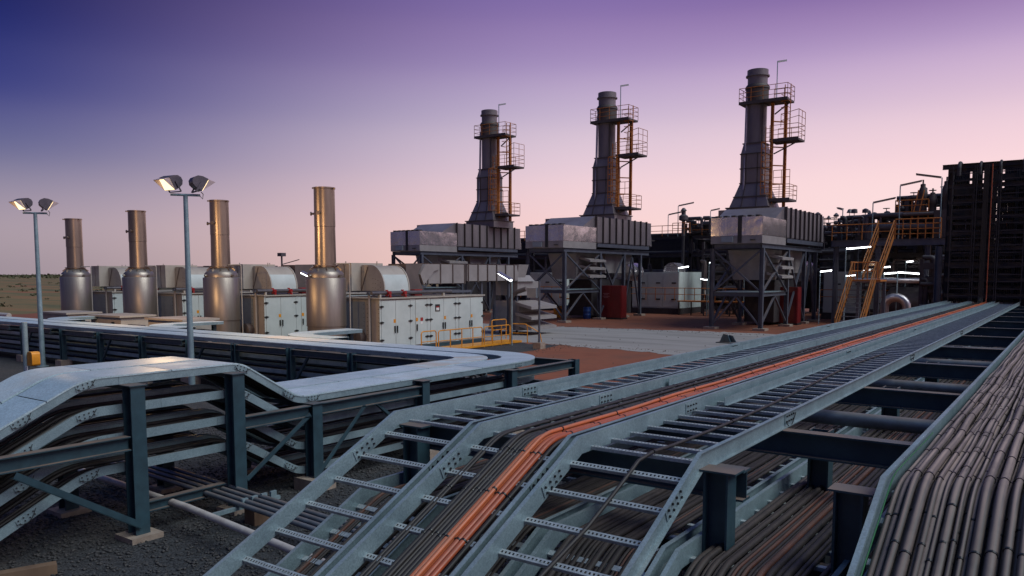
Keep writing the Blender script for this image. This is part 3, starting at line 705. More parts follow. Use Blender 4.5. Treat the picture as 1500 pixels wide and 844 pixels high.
for i, x in enumerate((-15.0, -17.4, -19.9, -22.2, -24.9, -27.6, -30.3, -33.5, -37, -41, -45)):
    t = thing('tray_support_frame', '%s steel frame from the rounded corner, under the far leg of the trays' % ('first', 'second', 'third', 'fourth', 'fifth', 'sixth', 'seventh', 'eighth', 'ninth', 'tenth', 'last')[i], 'steel support', (x, 14.9, 0), 'frames under the far leg')
    for y in (13.93, 15.9):
        part('post', MB().ibeam((0, y - 14.9, .26), (0, y - 14.9, 1.40), .18, .17, up=(1, 0, 0)), 'steel', t)
        part('pedestal', MB().box((0, y - 14.9, .13), (.42, .42, .26)), 'concrete', t)
    part('long_beam', MB().ibeam((.1, -.97, 1.28), (2.3, -.97, 1.28), .17, .13), 'steel', t)
    for dz in TIERS[:3]: part('cross_beam', MB().bar((0, -.86, 1.335 + dz), (0, .9, 1.335 + dz), .07, .075), 'steel', t)
    if i % 2:
        part('brace', MB().angle((.08, -.97, .32), (.75, -.97, 1.18), .06), 'steel', t)

# conduits low over the gravel
tag(link('conduit_pipe', MB().tube([(0, 0, 0), (3.2, -.16, 0), (7.2, -.5, -.05)], .048, 12).mesh('conduit_pipe', 'pvc'), None, (-12.6, 5.95, .34)), 'pale white plastic conduit running low over the gravel', 'pipe')
for i in range(4):
    tag(link('conduit_pipe', MB().tube([(0, 0, 0), (4.2, -.2 - .02 * i, 0), (9, -.5 - .03 * i, -.02)], .035, 10).mesh('conduit_pipe', 'conduit'), None, (-14.5, 6.55 + i * .155, .35)), 'grey steel conduit in the group of four low over the gravel', 'pipe', 'four grey conduits over the gravel')
for i, x in enumerate((-9.0, -7.0)):
    t = thing('conduit_support', ['small bracket under the low conduits near the hump frame', 'small bracket under the low conduits near the ladder foot'][i], 'bracket', (x, 6.3, 0))
    part('strut', MB().box((0, .1, .28), (.05, 1.1, .05)), 'galv', t); part('block', MB().box((0, .3, .125), (.22, .3, .25)), 'timber', t)
    for k in range(4): part('clamp', MB().box((0, -.06 + k * .155 + .14, .345), (.04, .09, .09)), 'galv', t)
tag(link('timber_block', MB().box((0, 0, .06), (.13, .95, .12), R(-20)).mesh('timber_block', 'timber'), None, (-9.5, 3.66, 0)), 'rough timber lying on the gravel in the bottom left corner', 'timber')

# marker post with a yellow emergency box
t = thing('stop_station', 'yellow control box with a white tag on a grey post', 'control box', (-24.2, 10.1, 0))
part('post', MB().tube([(0, 0, 0), (0, 0, 2.05)], .075, 14), 'galv', t)
part('arm', MB().box((.14, .1, 1.0), (.2, .05, .05)), 'galv', t)
bx = MB(); bx.prism([(p.x, p.y) for p in fillet([V(.12, .83, 0), V(.42, .82, 0), V(.42, 1.22, 0), V(.12, 1.22, 0), V(.12, .84, 0)], .07, 3)], -.02, .2, 'xz'); part('box', bx, 'yellow', t)
part('tag', MB().box((.12, -.05, .68), (.13, .02, .26)), 'white', t)

# ------------------------------------------------------------------ lamp posts
def lamp_post(loc, h, label, seed):
    t = thing('lamp_post', label, 'lamp post', loc)
    part('pole', MB().tube([(0, 0, 0), (0, 0, h)], [.095, .062], 16), 'galv', t)
    part('base_plate', MB().lathe([(.2, 0), (.2, .03), (.11, .04), (.11, .16)], 16), 'galv', t)
    part('cross_arm', MB().tube([(-.22, -.32, h + .02), (.22, .32, h + .02)], .035, 10), 'galv', t)
    part('cable_loop', MB().tube([(.2, .3, h + .02), (.27, .36, h - .08), (.24, .40, h + .06), (.2, .36, h + .12)], .012, 6), 'handle', t)
    for k, (sx, yaw) in enumerate(((-1, R(186)), (1, R(-18)))):
        # flood head: local +Y is the beam, tilted down
        o = bpy.data.objects.new('flood_head', None)
        mb = MB(); mb.prism([(-.08, -.18), (-.24, -.14), (-.32, -.03), (-.32, .08), (-.24, .19), (-.10, .25), (.08, .27), (.10, .25), (.10, -.18)], -.25, .25, 'yz')
        hd = link('flood_head', mb.mesh('flood_head', 'floodback'), t, (sx * .22, sx * .32, h + .31), (R(-30), 0, yaw), (.86, .86, .86))
        bpy.data.objects.remove(o)
        part('glass', MB().box((0, .108, .035), (.48, .012, .39)), 'flood', hd)
        part('visor', MB().prism([(.10, .245), (.32, .29), (.32, .30), (.10, .257)], -.25, .25, 'yz').prism([(.115, .245), (.32, .29), (.115, -.16)], -.256, -.250, 'yz').prism([(.115, .245), (.32, .29), (.115, -.16)], .250, .256, 'yz'), 'visor', hd)
        part('yoke', MB().bar((-.28, -.05, -.3), (.28, -.05, -.3), .05, .02).bar((-.28, -.05, -.3), (-.28, -.05, .08), .02, .05, (0, 1, 0)).bar((.28, -.05, -.3), (.28, -.05, .08), .02, .05, (0, 1, 0)), 'floodback', hd)
        ld = bpy.data.lights.new('flood_light', 'SPOT'); ld.energy = 1050 if k else 300; ld.color = (1, .62, .28); ld.spot_size = R(165); ld.spot_blend = .7; ld.shadow_soft_size = .2
        lo = bpy.data.objects.new('flood_light', ld); COL.objects.link(lo); lo.parent = hd; lo.location = (0, .42, .0); lo.rotation_euler = (R(90), 0, 0) if not k else (R(90 + 14), 0, R(16))
    return t
lamp_post((-20.5, 12.9, 0), 5.6, 'tall grey lamp post with twin floodlights, the nearer of the two', 1)
lamp_post((-31.0, 13.5, 0), 5.6, 'grey twin-headed lamp post at the left edge, farther away', 2)

# ------------------------------------------------------------------ engine sets: silencer stack, enclosure, ducts
def silencer(x, y, label, top=7.14):
    t = thing('silencer_stack', label, 'exhaust stack', (x, y, 0), 'row of silencer stacks')
    part('skirt', MB().lathe([(.83, 0), (.83, 1.16)], 44), 'stainless', t)
    part('drum', MB().lathe([(.80, 1.17), (.856, 1.18), (.856, 3.22), (.83, 3.25)], 44), 'stainless', t)
    part('drum_band', MB().lathe([(.85, 1.16), (.866, 1.16), (.866, 1.20), (.85, 1.20)], 44), 'stainless', t)
    part('shoulder', MB().lathe([(.78, 3.25), (.775, 3.44), (.70, 3.52), (.52, 3.70), (.47, 3.71)], 40), 'stainless', t)
    part('collar', MB().lathe([(.47, 3.70), (.47, 3.76), (.56, 3.77), (.56, 3.81), (.47, 3.82)], 36), 'stainhot', t)
    for k in range(10):
        a = k * math.pi / 5; part('gusset', MB().bar((.47 * math.cos(a), .47 * math.sin(a), 3.74), (.68 * math.cos(a), .68 * math.sin(a), 3.58), .02, .09), 'stainhot', t)
    part('pipe_lower', MB().lathe([(.455, 3.82), (.44, top - 1.7), (.44, top - 1.69)], 36), 'stainhot', t)
    part('pipe_upper', MB().lathe([(.452, top - 1.68), (.445, top - .07), (.475, top - .06), (.475, top), (.42, top), (.40, top - .5)], 36), 'stainhot', t)
    for a in (R(215), R(292)):
        d = V(math.cos(a), math.sin(a), 0); part('test_port', MB().tube([d * .42 + V(0, 0, top - 1.12), d * .57 + V(0, 0, top - 1.12)], .05, 10).tube([d * .57 + V(0, 0, top - 1.12), d * .61 + V(0, 0, top - 1.12)], .085, 12), 'stainhot', t)
    for a in (R(10), R(140), R(260)):
        d = V(math.cos(a), math.sin(a), 0); part('lifting_lug', MB().bar(d * .44 + V(0, 0, top - .06), d * .58 + V(0, 0, top - .06), .045, .07), 'stainhot', t)
    for a in (R(-95), R(5)):
        d = V(math.cos(a), math.sin(a), 0); part('lifting_lug', MB().tube([d * .74 + V(0, 0, 3.35), d * .87 + V(0, 0, 3.33)], .06, 10), 'stainless', t)
    part('drain_pipe', MB().tube(fillet([(.46, .1, 3.86), (1.12, .35, 3.86), (1.12, .35, 0)], .07, 4), .025, 8), 'beige', t)
    return t
SX = [-26.74, -34.36, -41.86, -48.9]
for x, top, l in zip(SX, (7.14, 7.0, 6.85, 6.7), ('nearest and largest stainless silencer drum with its tall exhaust pipe', 'second stainless silencer stack, just right of the near lamp post', 'third stainless silencer stack, left of the near lamp post', 'farthest stainless silencer stack, at the left edge of the row')): silencer(x, 23.4, l, top)

def quarter(x_out, z0, x_in, z1, n=9):
    # outer curve of an elbow in the xz plane, from (x_out,z0) up and over to (x_in,z1)
    return [(x_in + (x_out - x_in) * math.cos(a), z0 + (z1 - z0) * math.sin(a)) for a in [math.pi / 2 * i / n for i in range(n + 1)]]
def engine(label):
    t = thing('engine_enclosure', label, 'enclosure', (-26.33, 24.7, 0), 'row of engine enclosures')
    X0, X1, Y0, Y1, Z = -1.55, 1.55, 0, 7.42, 2.31
    part('body', MB().bb(X0, X1 - .05, Y0 + .05, Y1, .12, Z - .02), 'beige', t)
    part('skid', MB().bb(X0 - .05, X1 + .05, Y0 - .05, Y1 + .05, 0, .12), 'steel', t)
    part('roof', MB().bb(X0 - .06, X1 + .06, Y0 - .06, Y1 + .06, Z, Z + .06), 'beige', t)
    part('end_panel', MB().bb(X0 + .42, X1 - .95, Y0 + .02, Y0 + .046, .25, Z - .12), 'bluegrey', t)
    part('end_fan', MB().lathe([(.34, 0), (.34, .3), (.28, .32)], 20), 'ductdark', t, (X1 - 1.2, -.02, .6), (R(90), 0, 0))
    for x in (X0 + .2, X1 - .55): part('drain_pipe', MB().tube([(x, -.1, 0), (x, -.1, Z + .25)], .05, 10), 'beige', t)
    bm = MB()
    for i in range(10):
        for xx in (X0 + .48, X1 - 1.01, X1 - .82, X1 - .12): bm.box((xx, Y0 + (.016 if xx < X1 - .9 else .045), .35 + i * .19), (.03, .012, .03))
    part('bolt_rows', bm, 'handle', t)
    # door leaves in pairs, with narrow posts between the pairs
    leaves = [(.10, .98), (1.0, 1.94), (2.30, 3.08), (3.34, 4.28), (4.30, 5.16), (5.44, 6.34), (6.36, 7.36)]
    posts = [(0, .08), (1.96, 2.28), (3.10, 3.32), (5.18, 5.42)]
    for a, b in posts: part('door_post', MB().bb(X1 - .05, X1 - .004, a, b, .14, Z - .04), 'mint', t)
    for i, (a, b) in enumerate(leaves):
        d = part('door', MB().bb(X1 - .05, X1, a, b, .16, Z - .07), 'mint', t)
        left = i in (0, 3, 5)                              # hung on its left edge
        h = a if left else b
        for z in (.5, 1.28, 1.98):
            part('hinge', MB().bb(X1, X1 + .03, h - .13, h + .13, z - .025, z + .025).bb(X1, X1 + .045, h - .045, h + .045, z - .05, z + .05), 'handle', d)
        q = b - .07 if left else a + .07
        part('handle', MB().bb(X1, X1 + .05, q - .025, q + .025, .85, 1.1).bb(X1 + .03, X1 + .05, q - .02, q + .02, .78, .86), 'handle', d)
        if i in (0, 2, 4, 6): part('warning_sticker', MB().bb(X1 + .0005, X1 + .005, q - .06, q + .08, 1.24, 1.4), 'yellow', d)
        if i in (2, 4, 6):
            rv = MB()
            for k in range(4): rv.box((X1 + .003, q, 1.62 + k * .06), (.006, .02, .02))
            part('rivets', rv, 'white', d)
    sg = part('sign', MB().bb(X1 + .002, X1 + .012, 3.66, 4.0, 1.64, 1.98), 'handle', t, label='black framed red and white sign on the enclosure door')
    part('sign_face', MB().bb(X1 + .012, X1 + .016, 3.73, 3.94, 1.69, 1.82), 'white', sg); part('sign_band', MB().bb(X1 + .012, X1 + .016, 3.73, 3.94, 1.825, 1.89), 'valve', sg)
    part('sticker', MB().bb(X1 + .001, X1 + .006, 2.62, 2.80, 1.24, 1.40), 'valve', t); part('sticker', MB().bb(X1 + .001, X1 + .006, 2.64, 2.78, 1.1, 1.2), 'white', t)
    # roof pipes with red valves
    part('roof_pipe', MB().tube([(X1 - .3, -.2, Z + .26), (X1 - .3, 5.2, Z + .26)], .085, 12), 'pipe', t)
    part('roof_beam', MB().bb(X1 - .6, X1 - .45, -.2, 7.0, Z + .18, Z + .30), 'steelfar', t)
    for y in (.3, 1.9, 4.6): part('pipe_stand', MB().bb(X1 - .36, X1 - .24, y - .05, y + .05, Z + .06, Z + .2), 'beige', t)
    for y in (.75, 1.75):
        part('valve', MB().tube([(X1 - .3, y, Z + .12), (X1 - .3, y, Z + .40)], .065, 10).tube([(X1 - .2, y, Z + .26), (X1 - .08, y, Z + .26)], .085, 12).box((X1 - .1, y, Z + .1), (.09, .08, .14)), 'valve', t)
    part('roof_drum', MB().box((X1 - .5, 2.9, Z + .24), (.3, .5, .3)), 'valve', t)
    # intake elbow: flat beige cheek, curved outer skin
    zb, zt = Z + .34, 3.9
    q = quarter(.95, zb, .1, zt - .1)
    poly = q + [(-.5, zt - .1), (-.5, zb)]
    ya, yb_ = .95, 2.5
    part('elbow_body', MB().prism([(a - .04, b - .03 if b > zb else b) for a, b in poly], ya, yb_, 'xz'), 'beige', t)
    part('elbow_skin', MB().prism(q[:5] + [(a - .05, b - .04) for a, b in reversed(q[:5])], ya, yb_, 'xz'), 'mint', t)
    part('elbow_skin', MB().prism(q[4:] + [(-.5, zt - .1), (-.5, zt - .15)] + [(a - .03, b - .05) for a, b in reversed(q[4:])], ya + .001, yb_ - .001, 'xz'), 'beige', t)
    for y in (ya - .06, yb_): part('elbow_cheek', MB().prism([(a + .025, b + .025 if b > zb else b) for a, b in poly], y, y + .06, 'xz'), 'beige', t)
    part('elbow_seam', MB().bar((-.48, ya - .07, zb + .02), (-.05, ya - .07, zt - .15), .03, .05, (0, 1, 0)), 'ductdark', t)
    bm = MB()
    for k in range(4):
        for m_ in range(3): bm.box((.25 + .16 * k, ya - .065, zb + .15 + .2 * m_ - .02 * k * k), (.025, .012, .025))
    part('bolt_rows', bm, 'handle', t)
    part('intake_box', MB().bb(-1.45, -.52, .3, 2.3, zb, zt + .02), 'beige', t)
    part('box_seam', MB().bb(-1.0, -.97, .285, .3, zb, zt), 'ductdark', t)
    part('elbow_flange', MB().bb(-1.4, 1.05, .85, 2.65, zb - .07, zb), 'steelfar', t)
    for x, y in ((-1.2, .6), (-.2, 1.6), (-.7, 2.1)): part('lifting_eye', MB().tube([(x, y, zt - .1), (x, y, zt + .1)], .025, 6), 'beige', t)
    # dark flared horn behind it
    hn = MB(); prof = [(2.75, .52), (3.0, .5), (3.3, .38), (3.7, .16), (4.1, 0)]
    hn.prism([(2.75, zb), (4.0, zb), (3.75, zb + .35), (3.6, zb + .8), (3.95, zt + .02), (2.75, zt)], -.6, .55, 'yz')
    part('exhaust_horn', hn, 'ductdark', t)
    part('horn_panel', MB().prism([(3.95, zb + .25), (4.7, zb + .9), (5.1, zb + 1.0), (5.1, zt), (4.1, zt), (3.7, zb + .75)], -.5, .6, 'yz'), 'duct', t)
    part('roof_duct', MB().bb(-1.3, .5, 4.2, 7.2, zb + .3, zt), 'duct', t)
    for k in range(4): part('duct_rib', MB().bb(-1.34, .54, 4.3 + k * .95, 4.36 + k * .95, zb + .26, zt + .04), 'ductdark', t)
    return t
e0 = engine('nearest pale green engine enclosure with black hinged doors beside the big silencer')
for k, l in enumerate(('second pale green engine enclosure, left of the nearest silencer', 'third pale green engine enclosure, just left of the second silencer', 'farthest pale green engine enclosure, between the two left silencers')):
    c = copy_tree(e0); c.location = ((-34.32, -41.44, -48.79)[k], 24.7, 0); c['label'] = l
# long ribbed duct over the nearest enclosure
t = thing('ribbed_duct', 'long ribbed rectangular duct above the nearest engine enclosure', 'duct', (-26.5, 32.0, 3.0))
part('body', MB().bb(-.75, .75, 0, 4.6, .05, .9), 'duct', t)
for k in range(6): part('rib', MB().bb(-.81, .81, .05 + k * .82, .10 + k * .82, 0, .95), 'ductdark', t)
part('tapered_end', MB().frustum((0, 5.0, .05), (1.3, .7, 0), (0, 5.0, .95), (1.7, 1.0, 0)), 'duct', t)
for y in (1.5, 4.0):
    for x in (-.5, .5): part('leg', MB().bb(x - .06, x + .06, y - .06, y + .06, -3, .05), 'steelfar', t)
# low beige skids in front of the silencers
for i, (x, l) in enumerate(((-30.6, 'low beige equipment box nearest the near lamp post'), (-35.4, 'low beige equipment box in the middle of the three'), (-40.2, 'low beige equipment box farthest left'))):
    t = thing('equipment_box', l, 'equipment box', (x, 18.9, 0))
    part('body', MB().bb(-1.3, 1.3, -.75, .75, .95, 1.5), 'beige', t); part('lid', MB().bb(-1.4, 1.4, -.85, .85, 1.5, 1.58), 'beige', t)
    for xx in (-1.1, 1.1): part('leg', MB().bb(xx - .07, xx + .07, -.65, .65, 0, .95), 'beige', t)
    part('louver', MB().bb(-1.36, -1.3, -.6, .6, 1.02, 1.42), 'timber', t); part('name_plate', MB().bb(.5, .75, -.76, -.75, 1.2, 1.3), 'handle', t)
    part('pipe', MB().tube([(1.3, -.4, 1.15), (2.6, -.4, 1.15)], .06, 8), 'pipe', t)

tag(link('ground_pipe', MB().tube([(-16, 0, 0), (0, 0, 0)], .16, 10).mesh('ground_pipe', 'pvc'), None, (-56, 22.5, .75)), 'pale pipe running in from the left edge behind the trays', 'pipe')
# fluorescent lamps on bent poles
def strip_lamp(loc, h, ln, az, label, lit=True, tilt=R(14), pole=True, group=None, base=0):
    t = thing('strip_lamp', label, 'lamp', loc, group)
    d = V(math.cos(az), math.sin(az), 0)
    if pole: part('pole', MB().tube([(0, 0, base), (0, 0, h)], .035, 8), 'galv', t)
    a = V(0, 0, h) + d * .05; b = a + d * ln + V(0, 0, math.tan(tilt) * ln)
    part('housing', MB().bar(a + V(0, 0, .05), b + V(0, 0, .05), .2, .06), 'pipealu' if lit else 'sky_dark', t)
    part('tube', MB().tube([a, b], .055, 8), 'tube' if lit else 'white', t)
    return t
strip_lamp((-21.9, 30.6, 0), 3.1, 1.25, R(155), 'lit strip lamp on a thin pole at the end of the yellow platform', tilt=R(16))
strip_lamp((-28.1, 24.2, 0), 3.1, 1.05, R(185), 'lit strip lamp half hidden behind the nearest silencer', tilt=R(20))
for x, l in ((-35.5, 'second'), (-43.1, 'third'), (-50.2, 'farthest')): strip_lamp((x, 24.1, 0), 3.2, .3, R(165), 'lit strip lamp beside the %s silencer' % l, tilt=R(15))
# far mast with a small lamp behind the silencers
t = thing('far_mast', 'thin far mast with a small round cap behind the silencers', 'mast', (-66, 52, 0)); part('pole', MB().tube([(0, 0, 0), (0, 0, 5.3)], .09, 8), 'pipe', t); part('cap', MB().box((0, 0, 5.4), (.6, .6, .35)), 'pipe', t); part('arm', MB().bar((0, 0, 4.4), (1.5, 1, 4.9), .08, .08), 'pipe', t)

# yellow platform with hand rails
def rail_run(t, pts, h=1.0, m='yellow', r=.024, gap=1.1, mids=(.5,), kick=False):
    pts = [V(p) for p in pts]
    for a, b in zip(pts, pts[1:]):
        part('hand_rail', MB().tube([a + V(0, 0, h), b + V(0, 0, h)], r, 6), m, t)
        for k in mids: part('mid_rail', MB().tube([a + V(0, 0, h * k), b + V(0, 0, h * k)], r * .85, 6), m, t)
        if kick: part('kick_plate', MB().bar(a + V(0, 0, .06), b + V(0, 0, .06), .012, .12), m, t)
        n = max(1, round((b - a).length / gap))
        for i in range(n + 1):
            p = a.lerp(b, i / n); part('stanchion', MB().tube([p, p + V(0, 0, h)], r, 6), m, t)
t = thing('yellow_platform', 'low yellow walkway with looped handrails beside the nearest enclosure', 'walkway', (-22.45, 25.0, 0))
def loop(t, a, b, z0, z1, m):
    p = fillet([V(a.x, a.y, z0), V(a.x, a.y, z1), V(b.x, b.y, z1), V(b.x, b.y, z0)], .12, 4); part('rail_loop', MB().tube(p, .026, 6), m, t)
    part('mid_rail', MB().tube([V(a.x, a.y, (z0 + z1) / 2), V(b.x, b.y, (z0 + z1) / 2)], .02, 6), m, t)
loop(t, V(0, -.2, 0), V(0, .75, 0), .1, .98, 'yellow'); loop(t, V(0, .9, 0), V(0, 4.0, 0), .05, .96, 'yellow')
for y in (1.7, 2.5, 3.3): part('stanchion', MB().tube([(0, y, .1), (0, y, .96)], .024, 6), 'yellow', t)
loop(t, V(0, 4.15, 0), V(0, 6.2, 0), 0, .95, 'yellow')
for y in (4.8, 5.5): part('stanchion', MB().tube([(0, y, 0), (0, y, .95)], .024, 6), 'yellow', t)
loop(t, V(.02, 6.25, 0), V(.9, 6.4, 0), .1, 1.0, 'yellow'); loop(t, V(-.95, 6.0, 0), V(-.95, 7.2, 0), .15, 1.15, 'yellow')
part('deck', MB().bb(-1.0, .02, -.2, 7.2, .03, .12), 'yellow', t)
part('stair_rail', MB().tube(fillet([(.9, 6.4, .95), (1.5, 6.6, .6), (1.6, 6.65, 0)], .2, 4), .026, 6), 'yellow', t)
t = thing('pole_block', 'slim grey pole standing in a concrete block beside the road', 'pole', (-20.0, 30.1, 0)); part('pole', MB().tube([(0, 0, .2), (0, 0, 3.1)], .05, 8), 'steelfar', t); part('block', MB().box((0, 0, .14), (.42, .42, .28)), 'concrete', t); part('junction_box', MB().box((-.35, 0, 2.55), (.5, .25, .45)), 'bluegrey', t)

def hood_stack(t, x, y, z0, w, d, n, sp, m='duct'):
    for k in range(n):
        z = z0 + k * sp
        part('hood', MB().prism([(x, z + .42 * sp / .6), (x + d, z + .16), (x + d, z), (x + d - .06, z), (x, z + .24)], y, y + w, 'xz'), m, t)
t = thing('air_intake', 'beige intake box with three weather hoods left of the road', 'air intake', (-26.3, 36.4, 0))
part('body', MB().frustum((-.2, 1.0, .25), (2.2, 2.4, 0), (-.2, 1.0, 1.9), (1.7, 1.8, 0)), 'duct', t); hood_stack(t, .7, -.3, .3, 2.6, 1.1, 3, .58)
part('upper_box', MB().bb(-1.2, .5, .2, 2.4, 2.2, 3.0), 'duct', t); part('pipe_bend', MB().tube(fillet([(.6, -.6, .1), (.6, -.6, 2.3), (1.5, -.4, 2.6)], .6, 6), .13, 10), 'ductdark', t)
part('leg', MB().bb(-.9, -.8, .3, .4, 0, 2.2), 'steelfar', t); part('leg', MB().bb(.3, .4, .3, .4, 0, 2.2), 'steelfar', t)
part('bonnet', MB().frustum((-.3, .9, 3.0), (1.9, 1.7, 0), (-.3, .9, 3.35), (1.4, 1.3, 0)), 'duct', t)

# ------------------------------------------------------------------ turbine exhaust units with tall stacks
def x_brace(t, a, b, z0, z1, m='steelfar', w=.12):
    a, b = V(a), V(b)
    part('brace', MB().bar(V(a.x, a.y, z0), V(b.x, b.y, z1), w, w * .7), m, t); part('brace', MB().bar(V(b.x, b.y, z0) + V(.03, .03, 0), V(a.x, a.y, z1) + V(.03, .03, 0), w, w * .7), m, t)
def v_brace(t, a, b, z0, z1, m='steelfar', w=.12):
    a, b = V(a), V(b); c = (a + b) / 2
    part('brace', MB().bar(V(a.x, a.y, z0), V(c.x, c.y, z1), w, w * .7), m, t); part('brace', MB().bar(V(b.x, b.y, z0), V(c.x, c.y, z1), w, w * .7), m, t)
def turbine_unit(x, label, sdx, group):
    Y = 47.5; t = thing('exhaust_unit', label, 'exhaust unit', (x, Y, 0), group)
    W = 3.1; ys = (0, 5.05, 8.9, 11.8); zt = 5.0
    # frame
    for y in ys:
        for xx in (0, -W):
            part('column', MB().ibeam((xx, y, .1), (xx, y, zt), .24, .22, up=(1, 0, 0)), 'steelfar', t); part('footing', MB().box((xx, y, .07), (.75, .75, .14)), 'concrete', t)
    for xx in (0, -W):
        part('top_beam', MB().ibeam((xx, -.1, zt + .12), (xx, 13.4, zt + .12), .28, .2), 'steelfar', t)
        part('mid_beam', MB().ibeam((xx, .12, 2.17), (xx, 4.93, 2.17), .22, .18), 'steelfar', t)
        v_brace(t, (xx, 0, 0), (xx, 5.05, 0), .3, 2.05); x_brace(t, (xx, .1, 0), (xx, 4.9, 0), 2.3, 4.85)
        x_brace(t, (xx, 5.1, 0), (xx, 8.85, 0), .3, 4.85); v_brace(t, (xx, 8.95, 0), (xx, 11.75, 0), .3, 4.8)
    for y in (0, 5.05, 11.8):
        part('cross_beam', MB().ibeam((-.1, y, zt + .1), (-W + .1, y, zt + .1), .26, .18), 'steelfar', t)
    part('mid_cross_beam', MB().ibeam((-.12, 0, 2.17), (-W + .12, 0, 2.17), .22, .18), 'steelfar', t)
    part('deck', MB().bb(-W + .13, -.13, .12, 4.9, 2.29, 2.34), 'galv', t)
    v_brace(t, (-W + .1, 0, 0), (-.1, 0, 0), .3, 2.05); x_brace(t, (-W + .1, -.02, 0), (-.1, -.02, 0), 2.35, 4.85)
    # clad front box: lower painted panel, upper shiny sheets
    part('box_base', MB().bb(-W - .05, .05, -.25, 4.4, 5.27, 5.75), 'duct', t)
    n = 3
    for k in range(n):
        a = -W - .05 + k * (W + .1) / n; part('clad_panel', MB().bb(a + .006, a + (W + .1) / n - .006, -.27, -.25, 5.78, 6.86), 'clad', t)
    for k in range(3): part('clad_panel', MB().bb(.05, .07, -.24 + k * 1.55, 1.29 + k * 1.55, 5.78, 6.86), 'clad', t)
    part('box_core', MB().bb(-W - .04, .04, -.24, 4.4, 5.75, 6.84), 'clad', t)
    part('dark_joint', MB().bb(-1.45, -1.2, -.29, -.27, 5.3, 6.95), 'handle', t)
    for k in range(6): part('roof_lug', MB().bb(-W + .2 + k * .5, -W + .45 + k * .5, -.2, .3, 6.86, 6.97), 'handle', t)
    part('control_box', MB().bb(-2.4, -1.7, -.45, -.27, 5.35, 5.7), 'bluegrey', t); part('handle_wheel', MB().lathe([(.16, 0), (.16, .05)], 12, (-.5, -.35, 5.45)), 'handle', t)
    # hipped transition behind the box, up to the ribbed duct
    part('transition', MB().prism([(2.6, 6.86), (4.4, 7.72), (4.42, 7.72), (4.42, 6.86)], -W - .9, -.1, 'yz'), 'stack', t)
    part('duct_body', MB().bb(-W - 1.4, -.06, 4.42, 12.9, 5.75, 7.7), 'stack', t)
    for k in range(9):
        y = 4.42 + k * 1.05; part('rib', MB().bb(-.06, .1, y, y + .07, 5.72, 7.74), 'stackdark', t)
        part('duct_panel', MB().bb(-.06, -.02, y + .13, y + 1.0, 5.8, 7.66), 'stack', t)
    part('end_cap', MB().prism([(12.9, 5.75)] + [(12.9 + 1.15 * math.cos(a), 5.75 + 1.95 * math.sin(a)) for a in [math.pi / 2 * k / 8 for k in range(9)]], -W - .6, -.05, 'yz'), 'clad', t)
    part('floor_beam', MB().bb(-W - 1.3, .12, 4.5, 13.2, 5.44, 5.70), 'steelfar', t)
    # hanging filter box with weather hoods
    part('filter_box', MB().frustum((-1.9, 4.4, 3.05), (2.0, 2.6, 0), (-1.9, 4.4, 5.0), (2.5, 3.3, 0)), 'duct', t)
    hood_stack(t, -.75, 3.2, 3.15, 2.4, 1.0, 3, .58, 'duct')
    part('under_duct', MB().bb(-2.6, -.6, 7.0, 11.5, 3.5, 5.2), 'duct', t); part('round_duct', MB().tube([(-.8, 10.2, 3.6), (-.8, 12.6, 3.6)], .75, 18), 'clad', t)
    part('machine_block', MB().bb(-W + .2, -.9, 5.4, 12, .2, 3.0), 'sky_dark', t)
    # stack
    sx, sy = sdx, 10.5; zb = 7.7; s = 1.66
    st = part('stack_base', MB().frustum((sx, sy, zb - .1), (s + 1.5, s + 1.3, 0), (sx, sy, zb + .45), (s + 1.5, s + 1.3, 0)), 'stack', t)
    part('stack_flare', MB().frustum((sx, sy, zb + .45), (s + 1.25, s + 1.1, 0), (sx, sy, 10.0), (s, s, 0)), 'stack', t)
    part('stack_trunk', MB().bb(sx - s / 2, sx + s / 2, sy - s / 2, sy + s / 2, 10.0, 12.1), 'stack', t)
    part('stack_shoulder', MB().frustum((sx, sy, 12.1), (s, s, 0), (sx, sy, 12.85), (1.36, 1.36, 0)), 'stack', t)
    for z, ss in ((8.2, s + 1.58), (9.0, s + .74), (10.0, s + .1), (11.05, s + .1), (12.1, s + .1), (12.85, 1.5)):
        part('stiffener', MB().bb(sx - ss / 2, sx + ss / 2, sy - ss / 2, sy + ss / 2, z - .04, z + .04), 'stackdark', t)
    for k in (-.42, .42):
        part('stiffener', MB().bar((sx + k * 1.3, sy - s / 2 - .56, zb + .46), (sx + k, sy - s / 2 - .01, 10.0), .05, .08, (0, 1, 0)).bar((sx + k, sy - s / 2 - .01, 10.0), (sx + k, sy - s / 2 - .01, 12.1), .05, .08, (0, 1, 0)), 'stackdark', t)
    part('flue', MB().lathe([(.70, 12.85), (.70, 15.7)], 36, (sx, sy, 0)), 'stack', t)
    part('flue_band', MB().lathe([(.80, 15.75), (.80, 16.75), (.86, 16.76), (.86, 16.9), (.76, 17.05)], 36, (sx, sy, 0)), 'stackdark', t)
    part('flue_tip', MB().lathe([(.70, 16.95), (.70, 17.62), (.83, 17.63), (.83, 17.72), (.74, 17.74), (.74, 18.1), (.68, 18.12), (.64, 17.7)], 36, (sx, sy, 0)), 'stack', t)
    part('flue_conduit', MB().tube([(sx - .55, sy - .95, 8.6), (sx - .55, sy - .72, 12.3), (sx - .55, sy - .60, 16.2)], .09, 8), 'pipealu', t)
    part('flue_conduit', MB().tube([(sx + .62, sy - .6, 12.4), (sx + .62, sy - .6, 15.7)], .06, 8), 'stackdark', t)
    # ladder tower and platforms towards +X
    e = sx + .7
    for dx, dy in ((.55, -.35), (1.25, .5)):
        part('tower_post', MB().ibeam((e + dx, sy + dy, 8.2), (e + dx, sy + dy, 15.7), .2, .18, up=(1, 0, 0)), 'ochre', t)
